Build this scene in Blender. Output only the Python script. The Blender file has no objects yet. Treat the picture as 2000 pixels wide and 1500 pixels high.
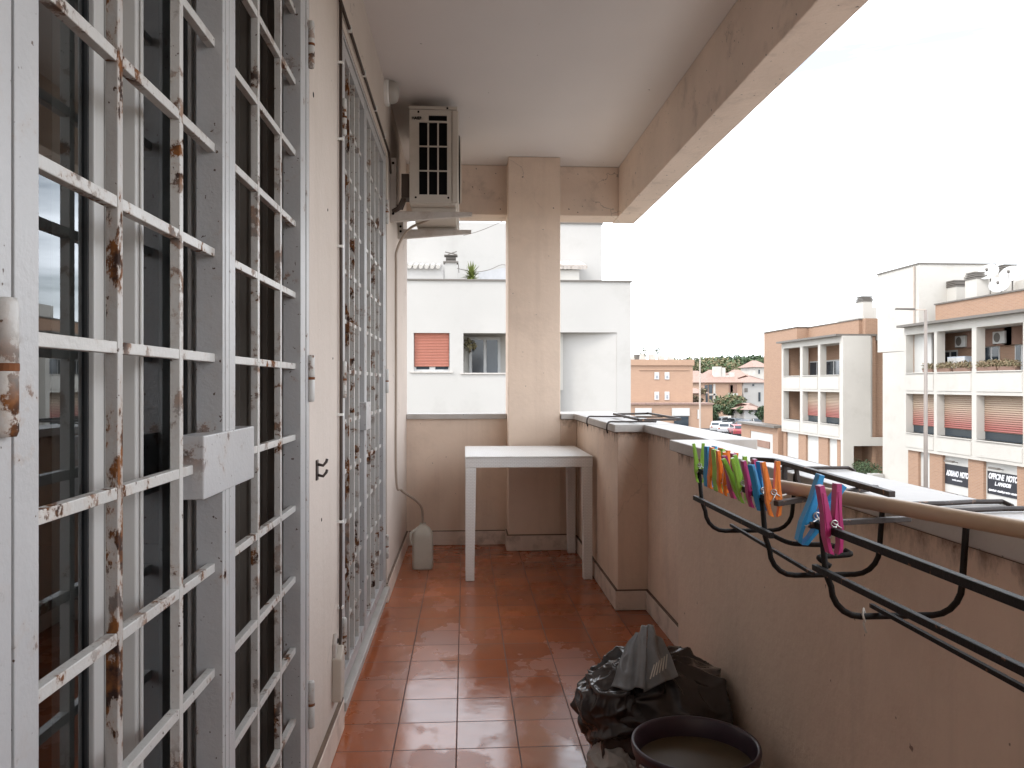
import bpy, bmesh, math, random
from mathutils import Vector, Matrix, noise
random.seed(7)
R = math.radians
# ------------------------------------------------------------------ camera, light, exposure
PSI, F, H = R(3.42), 1540.0, 1.15
sc = bpy.context.scene
cam = bpy.data.objects.new("camera", bpy.data.cameras.new("camera"))
sc.collection.objects.link(cam)
cam.location = (0, 0, H); cam.rotation_euler = (R(90), 0, -PSI)
cam.data.sensor_width = 36; cam.data.lens = 36*F/2000
cam.data.clip_start = 0.05; cam.data.clip_end = 3000
sc.camera = cam
sc.render.engine = 'CYCLES'
sc.view_settings.view_transform = 'Standard'; sc.view_settings.look = 'None'
sc.view_settings.exposure = 1.90; sc.view_settings.gamma = 1
SUN_EL, SUN_AZ = R(48), R(238)      # azimuth clockwise from +Y: the sun stands behind the house
world = bpy.data.worlds.new("World"); sc.world = world; world.use_nodes = True
wn = world.node_tree; wn.nodes.clear()
w_out = wn.nodes.new('ShaderNodeOutputWorld'); w_bg = wn.nodes.new('ShaderNodeBackground')
w_sky = wn.nodes.new('ShaderNodeTexSky'); w_sky.sky_type = 'NISHITA'; w_sky.sun_disc = False
w_sky.sun_elevation = SUN_EL; w_sky.sun_rotation = SUN_AZ
w_tc = wn.nodes.new('ShaderNodeTexCoord'); w_map = wn.nodes.new('ShaderNodeMapping')
w_map.inputs['Scale'].default_value = (1, 1, 7)
w_no = wn.nodes.new('ShaderNodeTexNoise'); w_no.inputs['Scale'].default_value = 2.2
w_no.inputs['Detail'].default_value = 7; w_no.inputs['Roughness'].default_value = .55
w_rp = wn.nodes.new('ShaderNodeValToRGB')
w_rp.color_ramp.elements[0].position = .36; w_rp.color_ramp.elements[0].color = (.17, .17, .17, 1)
w_rp.color_ramp.elements[1].position = .56; w_rp.color_ramp.elements[1].color = (1, 1, 1, 1)
w_mx = wn.nodes.new('ShaderNodeMix'); w_mx.data_type = 'RGBA'
w_mx.inputs['B'].default_value = (9.9, 10.35, 11.0, 1)
wn.links.new(w_tc.outputs['Generated'], w_map.inputs[0]); wn.links.new(w_map.outputs[0], w_no.inputs['Vector'])
wn.links.new(w_no.outputs['Fac'], w_rp.inputs[0]); wn.links.new(w_rp.outputs[0], w_mx.inputs['Factor'])
w_dim = wn.nodes.new('ShaderNodeMix'); w_dim.data_type = 'RGBA'; w_dim.blend_type = 'MULTIPLY'; w_dim.inputs['Factor'].default_value = 1
w_dim.inputs['B'].default_value = (.52, .47, .42, 1); wn.links.new(w_sky.outputs[0], w_dim.inputs['A']); wn.links.new(w_dim.outputs['Result'], w_mx.inputs['A']); wn.links.new(w_mx.outputs['Result'], w_bg.inputs[0])
w_bg.inputs[1].default_value = .11
wn.links.new(w_bg.outputs[0], w_out.inputs[0])
sd = bpy.data.lights.new("sun", 'SUN'); sd.energy = .6; sd.angle = R(14); sd.color = (1, .95, .88)
so = bpy.data.objects.new("sun", sd); sc.collection.objects.link(so)
sdir = Vector((math.sin(SUN_AZ)*math.cos(SUN_EL), math.cos(SUN_AZ)*math.cos(SUN_EL), math.sin(SUN_EL)))
so.rotation_euler = sdir.to_track_quat('Z', 'Y').to_euler(); so.location = (0, 0, 30)

# ------------------------------------------------------------------ survey helpers: photo pixel -> point on a real plane
cP, sP = math.cos(PSI), math.sin(PSI)
def ray(u, v):
    a = u-1000.0
    return Vector((a*cP+F*sP, F*cP-a*sP, -(v-750.0)))
def atX(u, v, X): r = ray(u, v); t = X/r.x; return Vector((X, r.y*t, H+r.z*t))
def atY(u, v, Y): r = ray(u, v); t = Y/r.y; return Vector((r.x*t, Y, H+r.z*t))
def atZ(u, v, Z): r = ray(u, v); t = (Z-H)/r.z; return Vector((r.x*t, r.y*t, Z))
# ------------------------------------------------------------------ mesh builder
class MB:
    def __init__(s): s.v = []; s.f = []; s.m = []
    def poly(s, pts, m=0):
        b = len(s.v); s.v += [tuple(p) for p in pts]; s.f.append(tuple(range(b, b+len(pts)))); s.m.append(m)
    def box(s, x0, x1, y0, y1, z0, z1, m=0):
        x0, x1 = min(x0, x1), max(x0, x1); y0, y1 = min(y0, y1), max(y0, y1); z0, z1 = min(z0, z1), max(z0, z1)
        b = len(s.v)
        s.v += [(x, y, z) for z in (z0, z1) for y in (y0, y1) for x in (x0, x1)]
        for q in ((0, 2, 3, 1), (4, 5, 7, 6), (0, 1, 5, 4), (2, 6, 7, 3), (0, 4, 6, 2), (1, 3, 7, 5)):
            s.f.append(tuple(b+i for i in q)); s.m.append(m)
    def bar(s, p0, p1, w, h, m=0, up=(0, 0, 1)):
        p0, p1 = Vector(p0), Vector(p1); d = (p1-p0).normalized(); up = Vector(up)
        if abs(d.dot(up)) > .98: up = Vector((1, 0, 0))
        a = d.cross(up).normalized()*w/2; c = a.cross(d).normalized()*h/2
        b = len(s.v)
        for p in (p0, p1):
            for k in (-a-c, a-c, a+c, -a+c): s.v.append(tuple(p+k))
        for q in ((3, 2, 1, 0), (4, 5, 6, 7), (0, 1, 5, 4), (1, 2, 6, 5), (2, 3, 7, 6), (3, 0, 4, 7)):
            s.f.append(tuple(b+i for i in q)); s.m.append(m)
    def tube(s, pts, r, n=8, m=0, cap=True, r1=None):
        pts = [Vector(p) for p in pts]; k = len(pts); b = len(s.v); pa = None
        for i, p in enumerate(pts):
            d = (pts[min(i+1, k-1)]-pts[max(i-1, 0)]).normalized()
            if pa is None:
                pa = d.cross(Vector((0, 0, 1)))
                if pa.length < .1: pa = d.cross(Vector((1, 0, 0)))
            pa = (pa-d*pa.dot(d)).normalized(); pb = d.cross(pa)
            rr = r if r1 is None else r+(r1-r)*i/(k-1)
            for j in range(n):
                t = 2*math.pi*j/n; s.v.append(tuple(p+pa*math.cos(t)*rr+pb*math.sin(t)*rr))
        for i in range(k-1):
            for j in range(n):
                j2 = (j+1) % n
                s.f.append((b+i*n+j, b+i*n+j2, b+(i+1)*n+j2, b+(i+1)*n+j)); s.m.append(m)
        if cap:
            s.f.append(tuple(b+j for j in reversed(range(n)))); s.m.append(m)
            s.f.append(tuple(b+(k-1)*n+j for j in range(n))); s.m.append(m)
    def lathe(s, prof, c, n=32, m=0, axis='z'):
        b = len(s.v); c = Vector(c)
        for (r, z) in prof:
            for j in range(n):
                t = 2*math.pi*j/n
                q = (r*math.cos(t), r*math.sin(t), z) if axis == 'z' else ((z, r*math.cos(t), r*math.sin(t)) if axis == 'x' else (r*math.cos(t), z, r*math.sin(t)))
                s.v.append(tuple(c+Vector(q)))
        for i in range(len(prof)-1):
            for j in range(n):
                j2 = (j+1) % n
                s.f.append((b+i*n+j, b+i*n+j2, b+(i+1)*n+j2, b+(i+1)*n+j)); s.m.append(m)
    def prism(s, poly, y0, y1, m=0, plane='xz'):
        f = (lambda a, z, t: (a, t, z)) if plane == 'xz' else ((lambda a, z, t: (t, a, z)) if plane == 'yz' else (lambda a, z, t: (a, z, t)))
        b = len(s.v); n = len(poly)
        for t in (y0, y1): s.v += [f(a, z, t) for a, z in poly]
        s.f.append(tuple(b+i for i in range(n))); s.m.append(m)
        s.f.append(tuple(b+n+i for i in reversed(range(n)))); s.m.append(m)
        for i in range(n):
            j = (i+1) % n
            s.f.append((b+i, b+n+i, b+n+j, b+j)); s.m.append(m)
    def holes(s, axis, c0, c1, a0, a1, z0, z1, hs, m=0):
        """wall slab on plane axis=c0..c1 running a0..a1, z0..z1 with rectangular holes (a,b,za,zb)"""
        As = sorted({a0, a1, *[h[i] for h in hs for i in (0, 1) if a0 < h[i] < a1]})
        for i in range(len(As)-1):
            am = (As[i]+As[i+1])/2
            cut = sorted([(h[2], h[3]) for h in hs if h[0] < am < h[1]]); z = z0
            for za, zb in cut+[(z1, z1)]:
                if za > z+1e-6:
                    if axis == 'x': s.box(c0, c1, As[i], As[i+1], z, za, m)
                    else: s.box(As[i], As[i+1], c0, c1, z, za, m)
                z = max(z, zb)
    def leaves(s, c, rad, n, size, m=0, nm=1, squash=(1, 1, 1), hollow=.3):
        c = Vector(c)
        for _ in range(n):
            d = Vector((random.gauss(0, 1), random.gauss(0, 1), random.gauss(0, 1))).normalized()
            rr = rad*(hollow+(1-hollow)*random.random()**.5)
            p = c+Vector((d.x*rr*squash[0], d.y*rr*squash[1], d.z*rr*squash[2]))
            a = Vector((random.gauss(0, 1), random.gauss(0, 1), random.gauss(0, 1))).normalized()*size*random.uniform(.5, 1.2)
            b2 = a.cross(d+Vector((.01, .02, .3))).normalized()*size*random.uniform(.25, .6)
            s.poly([p-a, p+b2, p+a, p-b2], m+random.randrange(nm))
    def build(s, name, mats, parent=None, smooth=False, bevel=0, loc=None, fix=True):
        me = bpy.data.meshes.new(name)
        off = Vector((0, 0, 0))
        if parent is not None:
            off = wloc(parent)
        vs = s.v
        own = Vector(loc) if loc is not None else Vector((0, 0, 0))
        sh = off+own
        if sh.length > 0: vs = [(x-sh.x, y-sh.y, z-sh.z) for x, y, z in vs]
        me.from_pydata(vs, [], s.f)
        if not isinstance(mats, (list, tuple)): mats = [mats]
        for mt in mats: me.materials.append(mt)
        me.polygons.foreach_set('material_index', s.m)
        if fix:
            bm = bmesh.new(); bm.from_mesh(me); bmesh.ops.recalc_face_normals(bm, faces=bm.faces); bm.to_mesh(me); bm.free()
        if smooth: me.polygons.foreach_set('use_smooth', [True]*len(me.polygons))
        o = bpy.data.objects.new(name, me); sc.collection.objects.link(o)
        if loc is not None: o.location = own
        if parent is not None: o.parent = parent
        if bevel:
            bv = o.modifiers.new('bevel', 'BEVEL'); bv.width = bevel; bv.segments = 2; bv.limit_method = 'ANGLE'; bv.angle_limit = R(40)
        return o
def wloc(o):
    l = Vector(o.location)
    while o.parent: o = o.parent; l += Vector(o.location)
    return l
def tag(o, label=None, cat=None, group=None, kind=None):
    if label: o['label'] = label
    if cat: o['category'] = cat
    if group: o['group'] = group
    if kind: o['kind'] = kind
    return o
def thing(name, label, cat, loc=(0, 0, 0), group=None):
    o = bpy.data.objects.new(name, None); o.empty_display_size = .1; sc.collection.objects.link(o)
    o.location = loc; return tag(o, label, cat, group)
def struct(o): o['kind'] = 'structure'; return o
def copy_tree(o, parent=None):
    c = o.copy(); sc.collection.objects.link(c)
    if parent is not None: c.parent = parent
    for ch in list(o.children): copy_tree(ch, c)
    return c
def text(name, body, size, mt, parent, loc, rot, shear=0, ext=.002, sx=1, align='CENTER', bold=0):
    cu = bpy.data.curves.new(name, 'FONT'); cu.body = body; cu.size = size; cu.shear = shear; cu.extrude = ext
    cu.align_x = align; cu.align_y = 'CENTER'; cu.offset = bold
    t = bpy.data.objects.new(name, cu); sc.collection.objects.link(t)
    bpy.context.view_layer.update()
    me = bpy.data.meshes.new_from_object(t.evaluated_get(bpy.context.evaluated_depsgraph_get()))
    bpy.data.objects.remove(t); me.materials.clear(); me.materials.append(mt)
    o = bpy.data.objects.new(name, me); sc.collection.objects.link(o)
    off = wloc(parent) if parent else Vector((0, 0, 0))
    o.location = Vector(loc)-off; o.rotation_euler = rot; o.scale = (sx, 1, 1)
    if parent: o.parent = parent
    return o
# ------------------------------------------------------------------ materials
def nd(nt, t, **kw):
    n = nt.nodes.new(t)
    for k, v in kw.items():
        if k in n.inputs: n.inputs[k].default_value = v
        else: setattr(n, k, v)
    return n
def ramp(nt, src, p0, p1, c0=(0, 0, 0, 1), c1=(1, 1, 1, 1)):
    r = nt.nodes.new('ShaderNodeValToRGB'); e = r.color_ramp.elements
    e[0].position = p0; e[0].color = c0; e[1].position = p1; e[1].color = c1
    nt.links.new(src, r.inputs[0]); return r.outputs[0]
def mixc(nt, fac, a, b, mode='MIX'):
    m = nt.nodes.new('ShaderNodeMix'); m.data_type = 'RGBA'; m.blend_type = mode
    for k, x in (('Factor', fac), ('A', a), ('B', b)):
        if isinstance(x, (float, int, tuple)): m.inputs[k].default_value = x
        else: nt.links.new(x, m.inputs[k])
    return m.outputs['Result']
def vecs(nt, scale=(1, 1, 1), loc=(0, 0, 0), kind='Object'):
    tc = nt.nodes.new('ShaderNodeTexCoord'); mp = nt.nodes.new('ShaderNodeMapping')
    mp.inputs['Scale'].default_value = scale; mp.inputs['Location'].default_value = loc
    nt.links.new(tc.outputs[kind], mp.inputs[0]); return mp.outputs[0]
def noi(nt, vec, scale, detail=4, rough=.55):
    n = nd(nt, 'ShaderNodeTexNoise', Scale=scale, Detail=detail, Roughness=rough); nt.links.new(vec, n.inputs['Vector']); return n.outputs['Fac']
def c4(c, k=1): return (min(c[0]*k, 1), min(c[1]*k, 1), min(c[2]*k, 1), 1)
def mat(name, col, rough=.7, var=.08, vs=3, bump=0, bs=60, metal=0, dirt=None, streak=None, spots=None, spec=.5, coat=0, bdist=.003, top=None, cracks=0):
    m = bpy.data.materials.new(name); m.use_nodes = True; nt = m.node_tree; p = nt.nodes['Principled BSDF']
    v = vecs(nt)
    c = mixc(nt, ramp(nt, noi(nt, v, vs, 6), .3, .7), c4(col, 1-var), c4(col, 1+var))
    if dirt:   # (colour, scale, lo, hi, strength)
        f = ramp(nt, noi(nt, v, dirt[1], 7, .65), dirt[2], dirt[3], (0, 0, 0, 1), (dirt[4],)*3+(1,))
        c = mixc(nt, f, c, c4(dirt[0]))
    if streak:  # vertical water streaks: colour, strength
        v2 = vecs(nt, (14, 14, .8)); f = ramp(nt, noi(nt, v2, 1, 5, .6), .52, .75, (0, 0, 0, 1), (streak[1],)*3+(1,))
        c = mixc(nt, f, c, c4(streak[0]))
    if spots:   # small dark specks: colour, scale, threshold
        f = ramp(nt, noi(nt, v, spots[1], 2, .5), spots[2], spots[2]+.03)
        c = mixc(nt, f, c, c4(spots[0]))
    if cracks:
        vo = nt.nodes.new('ShaderNodeTexVoronoi'); vo.feature = 'DISTANCE_TO_EDGE'; vo.inputs['Scale'].default_value = 1.1
        nv = nt.nodes.new('ShaderNodeTexNoise'); nv.inputs['Scale'].default_value = 3.5; nv.inputs['Detail'].default_value = 6; nt.links.new(v, nv.inputs['Vector'])
        va = nt.nodes.new('ShaderNodeVectorMath'); va.operation = 'MULTIPLY_ADD'; va.inputs[1].default_value = (.5, .5, .5); nt.links.new(nv.outputs['Color'], va.inputs[0]); nt.links.new(v, va.inputs[2])
        nt.links.new(va.outputs[0], vo.inputs['Vector'])
        ln = ramp(nt, vo.outputs['Distance'], .0, .0035, (1, 1, 1, 1), (0, 0, 0, 1)); mk = ramp(nt, noi(nt, v, 1.3, 3), .54, .6, (0, 0, 0, 1), (cracks,)*3+(1,))
        mm = nd(nt, 'ShaderNodeMath', operation='MULTIPLY'); nt.links.new(ln, mm.inputs[0]); nt.links.new(mk, mm.inputs[1]); c = mixc(nt, mm.outputs[0], c, (.12, .09, .07, 1))
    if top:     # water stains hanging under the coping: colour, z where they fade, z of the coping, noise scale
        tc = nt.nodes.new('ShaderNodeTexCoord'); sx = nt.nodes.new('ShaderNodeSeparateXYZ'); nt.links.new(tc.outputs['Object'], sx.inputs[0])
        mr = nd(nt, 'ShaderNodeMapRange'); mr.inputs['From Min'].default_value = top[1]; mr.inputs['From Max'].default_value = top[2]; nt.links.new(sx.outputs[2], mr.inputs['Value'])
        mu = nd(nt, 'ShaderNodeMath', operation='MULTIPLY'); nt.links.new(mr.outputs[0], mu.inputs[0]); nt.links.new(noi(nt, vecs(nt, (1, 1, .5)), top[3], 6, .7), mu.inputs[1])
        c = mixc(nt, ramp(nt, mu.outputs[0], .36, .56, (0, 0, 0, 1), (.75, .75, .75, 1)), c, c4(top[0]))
    nt.links.new(c, p.inputs['Base Color'])
    p.inputs['Roughness'].default_value = rough; p.inputs['Metallic'].default_value = metal
    p.inputs['Specular IOR Level'].default_value = spec
    if coat: p.inputs['Coat Weight'].default_value = coat
    if bump:
        b = nd(nt, 'ShaderNodeBump', Strength=bump, Distance=bdist); nt.links.new(noi(nt, v, bs, 6, .6), b.inputs['Height'])
        nt.links.new(b.outputs[0], p.inputs['Normal'])
    return m
def rusty(name, col, amount, scale=16, drip=0):
    m = bpy.data.materials.new(name); m.use_nodes = True; nt = m.node_tree; p = nt.nodes['Principled BSDF']
    v = vecs(nt); vd = vecs(nt, (1, 1, .45))
    big = ramp(nt, noi(nt, v, 4.5, 3), .34 if drip else .42, .46 if drip else .58)
    n1 = noi(nt, vd if drip else v, scale, 6, .68)
    th = .70-amount
    mk = ramp(nt, n1, th, th+.035)
    mul = nd(nt, 'ShaderNodeMath', operation='MULTIPLY'); nt.links.new(mk, mul.inputs[0]); nt.links.new(big, mul.inputs[1])
    halo = ramp(nt, n1, th-.06, th+.02, (0, 0, 0, 1), (.30, .30, .30, 1))
    mul2 = nd(nt, 'ShaderNodeMath', operation='MULTIPLY'); nt.links.new(halo, mul2.inputs[0]); nt.links.new(big, mul2.inputs[1])
    specks = ramp(nt, noi(nt, v, 95, 2), .70, .73)
    paint = mixc(nt, ramp(nt, noi(nt, v, 5, 6), .3, .7), c4(col, .9), c4(col, 1.06))
    paint = mixc(nt, specks, paint, (.08, .045, .03, 1))
    paint = mixc(nt, mul2.outputs[0], paint, (.36, .19, .08, 1))
    rc = mixc(nt, ramp(nt, noi(nt, v, 45, 4), .38, .62), (.20, .070, .014, 1), (.028, .010, .005, 1))
    nt.links.new(mixc(nt, mul.outputs[0], paint, rc), p.inputs['Base Color'])
    rr = nd(nt, 'ShaderNodeMapRange'); rr.inputs['To Min'].default_value = .38; rr.inputs['To Max'].default_value = .9
    nt.links.new(mul.outputs[0], rr.inputs['Value']); nt.links.new(rr.outputs[0], p.inputs['Roughness'])
    b = nd(nt, 'ShaderNodeBump', Strength=.5, Distance=.0015)
    add = nd(nt, 'ShaderNodeMath', operation='ADD'); nt.links.new(mul.outputs[0], add.inputs[0]); nt.links.new(noi(nt, v, 120, 3), add.inputs[1])
    nt.links.new(add.outputs[0], b.inputs['Height']); nt.links.new(b.outputs[0], p.inputs['Normal'])
    return m
def glassmat(name, tint=(.5, .53, .53), gain=1.8):
    m = bpy.data.materials.new(name); m.use_nodes = True; nt = m.node_tree; nt.nodes.clear()
    o = nd(nt, 'ShaderNodeOutputMaterial'); mx = nd(nt, 'ShaderNodeMixShader'); fr = nd(nt, 'ShaderNodeFresnel', IOR=1.5)
    mu = nd(nt, 'ShaderNodeMath', operation='MULTIPLY'); mu.inputs[1].default_value = gain; mu.use_clamp = True
    tr = nd(nt, 'ShaderNodeBsdfTransparent'); tr.inputs[0].default_value = c4(tint)
    gl = nd(nt, 'ShaderNodeBsdfGlossy'); gl.inputs['Roughness'].default_value = 0.0; gl.inputs[0].default_value = (.93, .97, 1, 1)
    bp = nd(nt, 'ShaderNodeBump', Strength=.12, Distance=.004); nt.links.new(noi(nt, vecs(nt), 2.5, 1), bp.inputs['Height']); nt.links.new(bp.outputs[0], gl.inputs['Normal'])
    nt.links.new(fr.outputs[0], mu.inputs[0]); nt.links.new(mu.outputs[0], mx.inputs[0]); nt.links.new(tr.outputs[0], mx.inputs[1])
    nt.links.new(gl.outputs[0], mx.inputs[2]); nt.links.new(mx.outputs[0], o.inputs[0]); return m
def brickmat(name, c1, c2, mortar, bw=.25, bh=.065, ms=.008, swap=True, bump=.3):
    m = bpy.data.materials.new(name); m.use_nodes = True; nt = m.node_tree; p = nt.nodes['Principled BSDF']
    tc = nt.nodes.new('ShaderNodeTexCoord'); sx = nt.nodes.new('ShaderNodeSeparateXYZ'); nt.links.new(tc.outputs['Object'], sx.inputs[0])
    ad = nd(nt, 'ShaderNodeMath', operation='ADD'); nt.links.new(sx.outputs[0], ad.inputs[0]); nt.links.new(sx.outputs[1], ad.inputs[1])
    cb = nt.nodes.new('ShaderNodeCombineXYZ'); nt.links.new(ad.outputs[0], cb.inputs[0]); nt.links.new(sx.outputs[2], cb.inputs[1])
    b = nd(nt, 'ShaderNodeTexBrick', Scale=1); b.inputs['Brick Width'].default_value = bw; b.inputs['Row Height'].default_value = bh
    b.inputs['Mortar Size'].default_value = ms; b.inputs['Color1'].default_value = c4(c1); b.inputs['Color2'].default_value = c4(c2); b.inputs['Mortar'].default_value = c4(mortar)
    nt.links.new(cb.outputs[0], b.inputs['Vector'])
    f = ramp(nt, noi(nt, vecs(nt), .7, 6, .6), .35, .7)
    nt.links.new(mixc(nt, f, b.outputs['Color'], mixc(nt, .35, b.outputs['Color'], (.32, .2, .14, 1))), p.inputs['Base Color'])
    p.inputs['Roughness'].default_value = .85
    return m
WALL = (.76, .605, .485)
M = {}
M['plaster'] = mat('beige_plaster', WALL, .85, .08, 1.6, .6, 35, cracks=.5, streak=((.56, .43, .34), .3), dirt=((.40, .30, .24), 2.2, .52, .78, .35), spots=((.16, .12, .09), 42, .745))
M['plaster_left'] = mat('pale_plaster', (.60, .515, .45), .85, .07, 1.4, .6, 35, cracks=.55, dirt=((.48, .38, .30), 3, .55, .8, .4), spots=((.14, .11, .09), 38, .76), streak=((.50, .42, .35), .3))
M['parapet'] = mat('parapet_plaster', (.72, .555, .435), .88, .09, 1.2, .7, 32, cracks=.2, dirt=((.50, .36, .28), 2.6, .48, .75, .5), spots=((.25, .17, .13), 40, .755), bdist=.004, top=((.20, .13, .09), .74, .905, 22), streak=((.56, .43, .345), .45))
M['beam'] = mat('rough_plaster_beam', (.72, .585, .485), .9, .10, 2, .8, 38, cracks=.6, dirt=((.28, .21, .17), 5, .55, .74, .45), spots=((.12, .09, .08), 45, .715), bdist=.004)
M['ceiling'] = mat('ceiling_paint', (.70, .64, .60), .9, .04, .9, .15, 80, spots=((.30, .25, .22), 22, .77))
M['skirt'] = mat('stone_skirting', (.70, .585, .50), .5, .08, 6, .2, 60, dirt=((.22, .16, .12), 9, .5, .74, .7))
M['grime'] = mat('dark_grout', (.16, .11, .08), .9, .2, 12)
M['stone'] = mat('travertine_coping', (.45, .42, .39), .45, .08, 8, .25, 70, dirt=((.30, .25, .20), 6, .54, .78, .55), spots=((.12, .1, .08), 60, .73))
M['paint'] = rusty('white_gate_paint', (.44, .43, .425), .085)
M['paint_rusty'] = rusty('white_gate_paint_rusted', (.43, .405, .38), .185, 24, 1)
M['paint_bar'] = rusty('white_bar_paint_rusted', (.52, .50, .47), .15, 22)
M['pvc'] = mat('door_frame_white', (.47, .45, .425), .35, .03, 4)
M['gasket'] = mat('black_gasket', (.03, .03, .03), .6)
M['glass'] = glassmat('door_glass')
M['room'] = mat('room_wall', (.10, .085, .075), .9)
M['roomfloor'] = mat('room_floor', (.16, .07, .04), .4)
M['curtain'] = mat('taupe_curtain', (.21, .185, .16), .95, .12, 3, streak=((.10, .085, .075), .6))
M['wood_dark'] = mat('dark_furniture', (.05, .03, .025), .4)
M['white_plastic'] = mat('white_resin', (.82, .81, .78), .42, .03, 6)
M['ac'] = mat('ac_casing', (.52, .465, .40), .5, .05, 5, dirt=((.30, .24, .18), 4, .5, .8, .5))
M['black'] = mat('black_void', (.0025, .0025, .0025), .6, 0, spec=.1)
M['galv'] = mat('bracket_metal', (.50, .45, .41), .5, .08, 9, dirt=((.25, .17, .11), 8, .5, .75, .6))
M['darkmetal'] = mat('dark_brown_metal', (.010, .007, .0055), .6, .3, 25, .3, 140, spec=.25, spots=((.13, .06, .03), 60, .68))
M['brownmetal'] = mat('brown_painted_steel', (.04, .027, .022), .55, .25, 20, .3, 120, spots=((.22, .12, .07), 50, .66))
M['cable'] = mat('cable_brown', (.06, .04, .03), .6)
M['cable_grey'] = mat('cable_beige', (.42, .36, .31), .7)
M['hose'] = mat('drain_hose', (.36, .29, .23), .55)
M['jug'] = mat('milky_plastic', (.50, .475, .41), .35, .08, 7, dirt=((.30, .26, .19), 5, .45, .8, .5))
M['lampglass'] = mat('frosted_lamp_glass', (.42, .39, .35), .3, .04)
M['stick'] = mat('beige_wood_pole', (.50, .36, .24), .45, .10, 3, .15, 30, dirt=((.30, .19, .11), 4, .5, .8, .35))
M['bucket'] = mat('aubergine_plastic', (.050, .030, .042), .35, .08, 6)
M['water'] = mat('murky_water', (.085, .060, .030), .4, .05)
M['bag'] = mat('black_bin_plastic', (.042, .034, .032), .19, .35, 4, .3, 18, bdist=.005)
M['baggrey'] = mat('grey_bag_plastic', (.20, .205, .21), .28, .35, 9, .5, 12, bdist=.004)
M['bagwhite'] = mat('white_bag_plastic', (.42, .40, .375), .35, .08, 8, .3, 14, bdist=.006)
M['steel'] = mat('spring_steel', (.6, .58, .55), .3, .05, 10, metal=.8)
for k, c in dict(green=(.30, .55, .07), blue=(.04, .30, .60), orange=(.85, .22, .02), magenta=(.42, .03, .15)).items():
    M[k] = mat(k+'_plastic', c, .33, .08, 20)
M['string'] = mat('white_string', (.6, .56, .5), .9)
# street materials
M['white_wall'] = mat('white_render', (.40, .385, .365), .9, .05, .35, dirt=((.29, .275, .25), .5, .52, .8, .6))
M['cream'] = mat('cream_render', (.48, .455, .415), .9, .05, .5, dirt=((.36, .33, .29), .9, .55, .8, .5))
M['brick'] = brickmat('orange_brick', (.33, .19, .118), (.28, .16, .10), (.32, .24, .18))
M['brick_far'] = brickmat('orange_brick_far', (.40, .25, .165), (.37, .225, .15), (.39, .29, .22), .5, .13, .012)
M['cap_dark'] = mat('dark_flashing', (.13, .115, .10), .6)
M['winglass'] = mat('dark_window', (.035, .045, .055), .08, .1, 1)
M['winwhite'] = mat('window_frame_white', (.52, .515, .50), .5)
M['steelshop'] = mat('shop_shutter_white', (.50, .49, .465), .6, .04, 2)
M['sign_black'] = mat('sign_black', (.014, .015, .022), .35)
M['sign_white'] = mat('sign_letter_white', (.80, .80, .82), .5, 0)
M['loggia'] = mat('loggia_interior', (.23, .14, .105), .9, .1, 2)
M['rolltile'] = mat('terracotta_roof', (.27, .175, .14), .85, .22, 3, dirt=((.28, .2, .17), 2, .45, .7, .6))
M['leaf1'] = mat('leaf_green', (.055, .085, .03), .7, .3, 3)
M['leaf2'] = mat('leaf_dark', (.035, .060, .024), .7, .3, 3)
M['leaf3'] = mat('leaf_dry', (.17, .145, .075), .8, .3, 3)
M['yucca'] = mat('yucca_leaf', (.13, .155, .035), .5, .25, 6)
M['leafdry'] = mat('leaf_tan', (.24, .17, .10), .8, .3, 3)
M['bark'] = mat('bark', (.12, .085, .06), .9)
M['asphalt'] = mat('asphalt', (.055, .055, .057), .9, .15, .8, .3, 20)
M['paving'] = mat('paving', (.30, .28, .26), .9, .1, .5)
M['ground'] = mat('open_ground', (.16, .14, .10), .95, .25, .05)
M['terracotta'] = mat('terracotta_pot', (.42, .20, .12), .8)
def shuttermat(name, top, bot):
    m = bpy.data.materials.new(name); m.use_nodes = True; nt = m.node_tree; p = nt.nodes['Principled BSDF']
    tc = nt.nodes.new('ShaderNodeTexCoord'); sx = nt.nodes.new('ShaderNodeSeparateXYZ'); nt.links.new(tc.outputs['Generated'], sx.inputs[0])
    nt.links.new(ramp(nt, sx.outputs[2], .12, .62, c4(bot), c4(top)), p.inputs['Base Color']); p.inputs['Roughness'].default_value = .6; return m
M['shutter'] = shuttermat('tan_to_red_shutter', (.34, .26, .19), (.27, .080, .066))  # base colour runs from red at the bottom to tan at the top
M['shutter_red'] = mat('red_shutter', (.34, .125, .085), .6, .05, 2)
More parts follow.
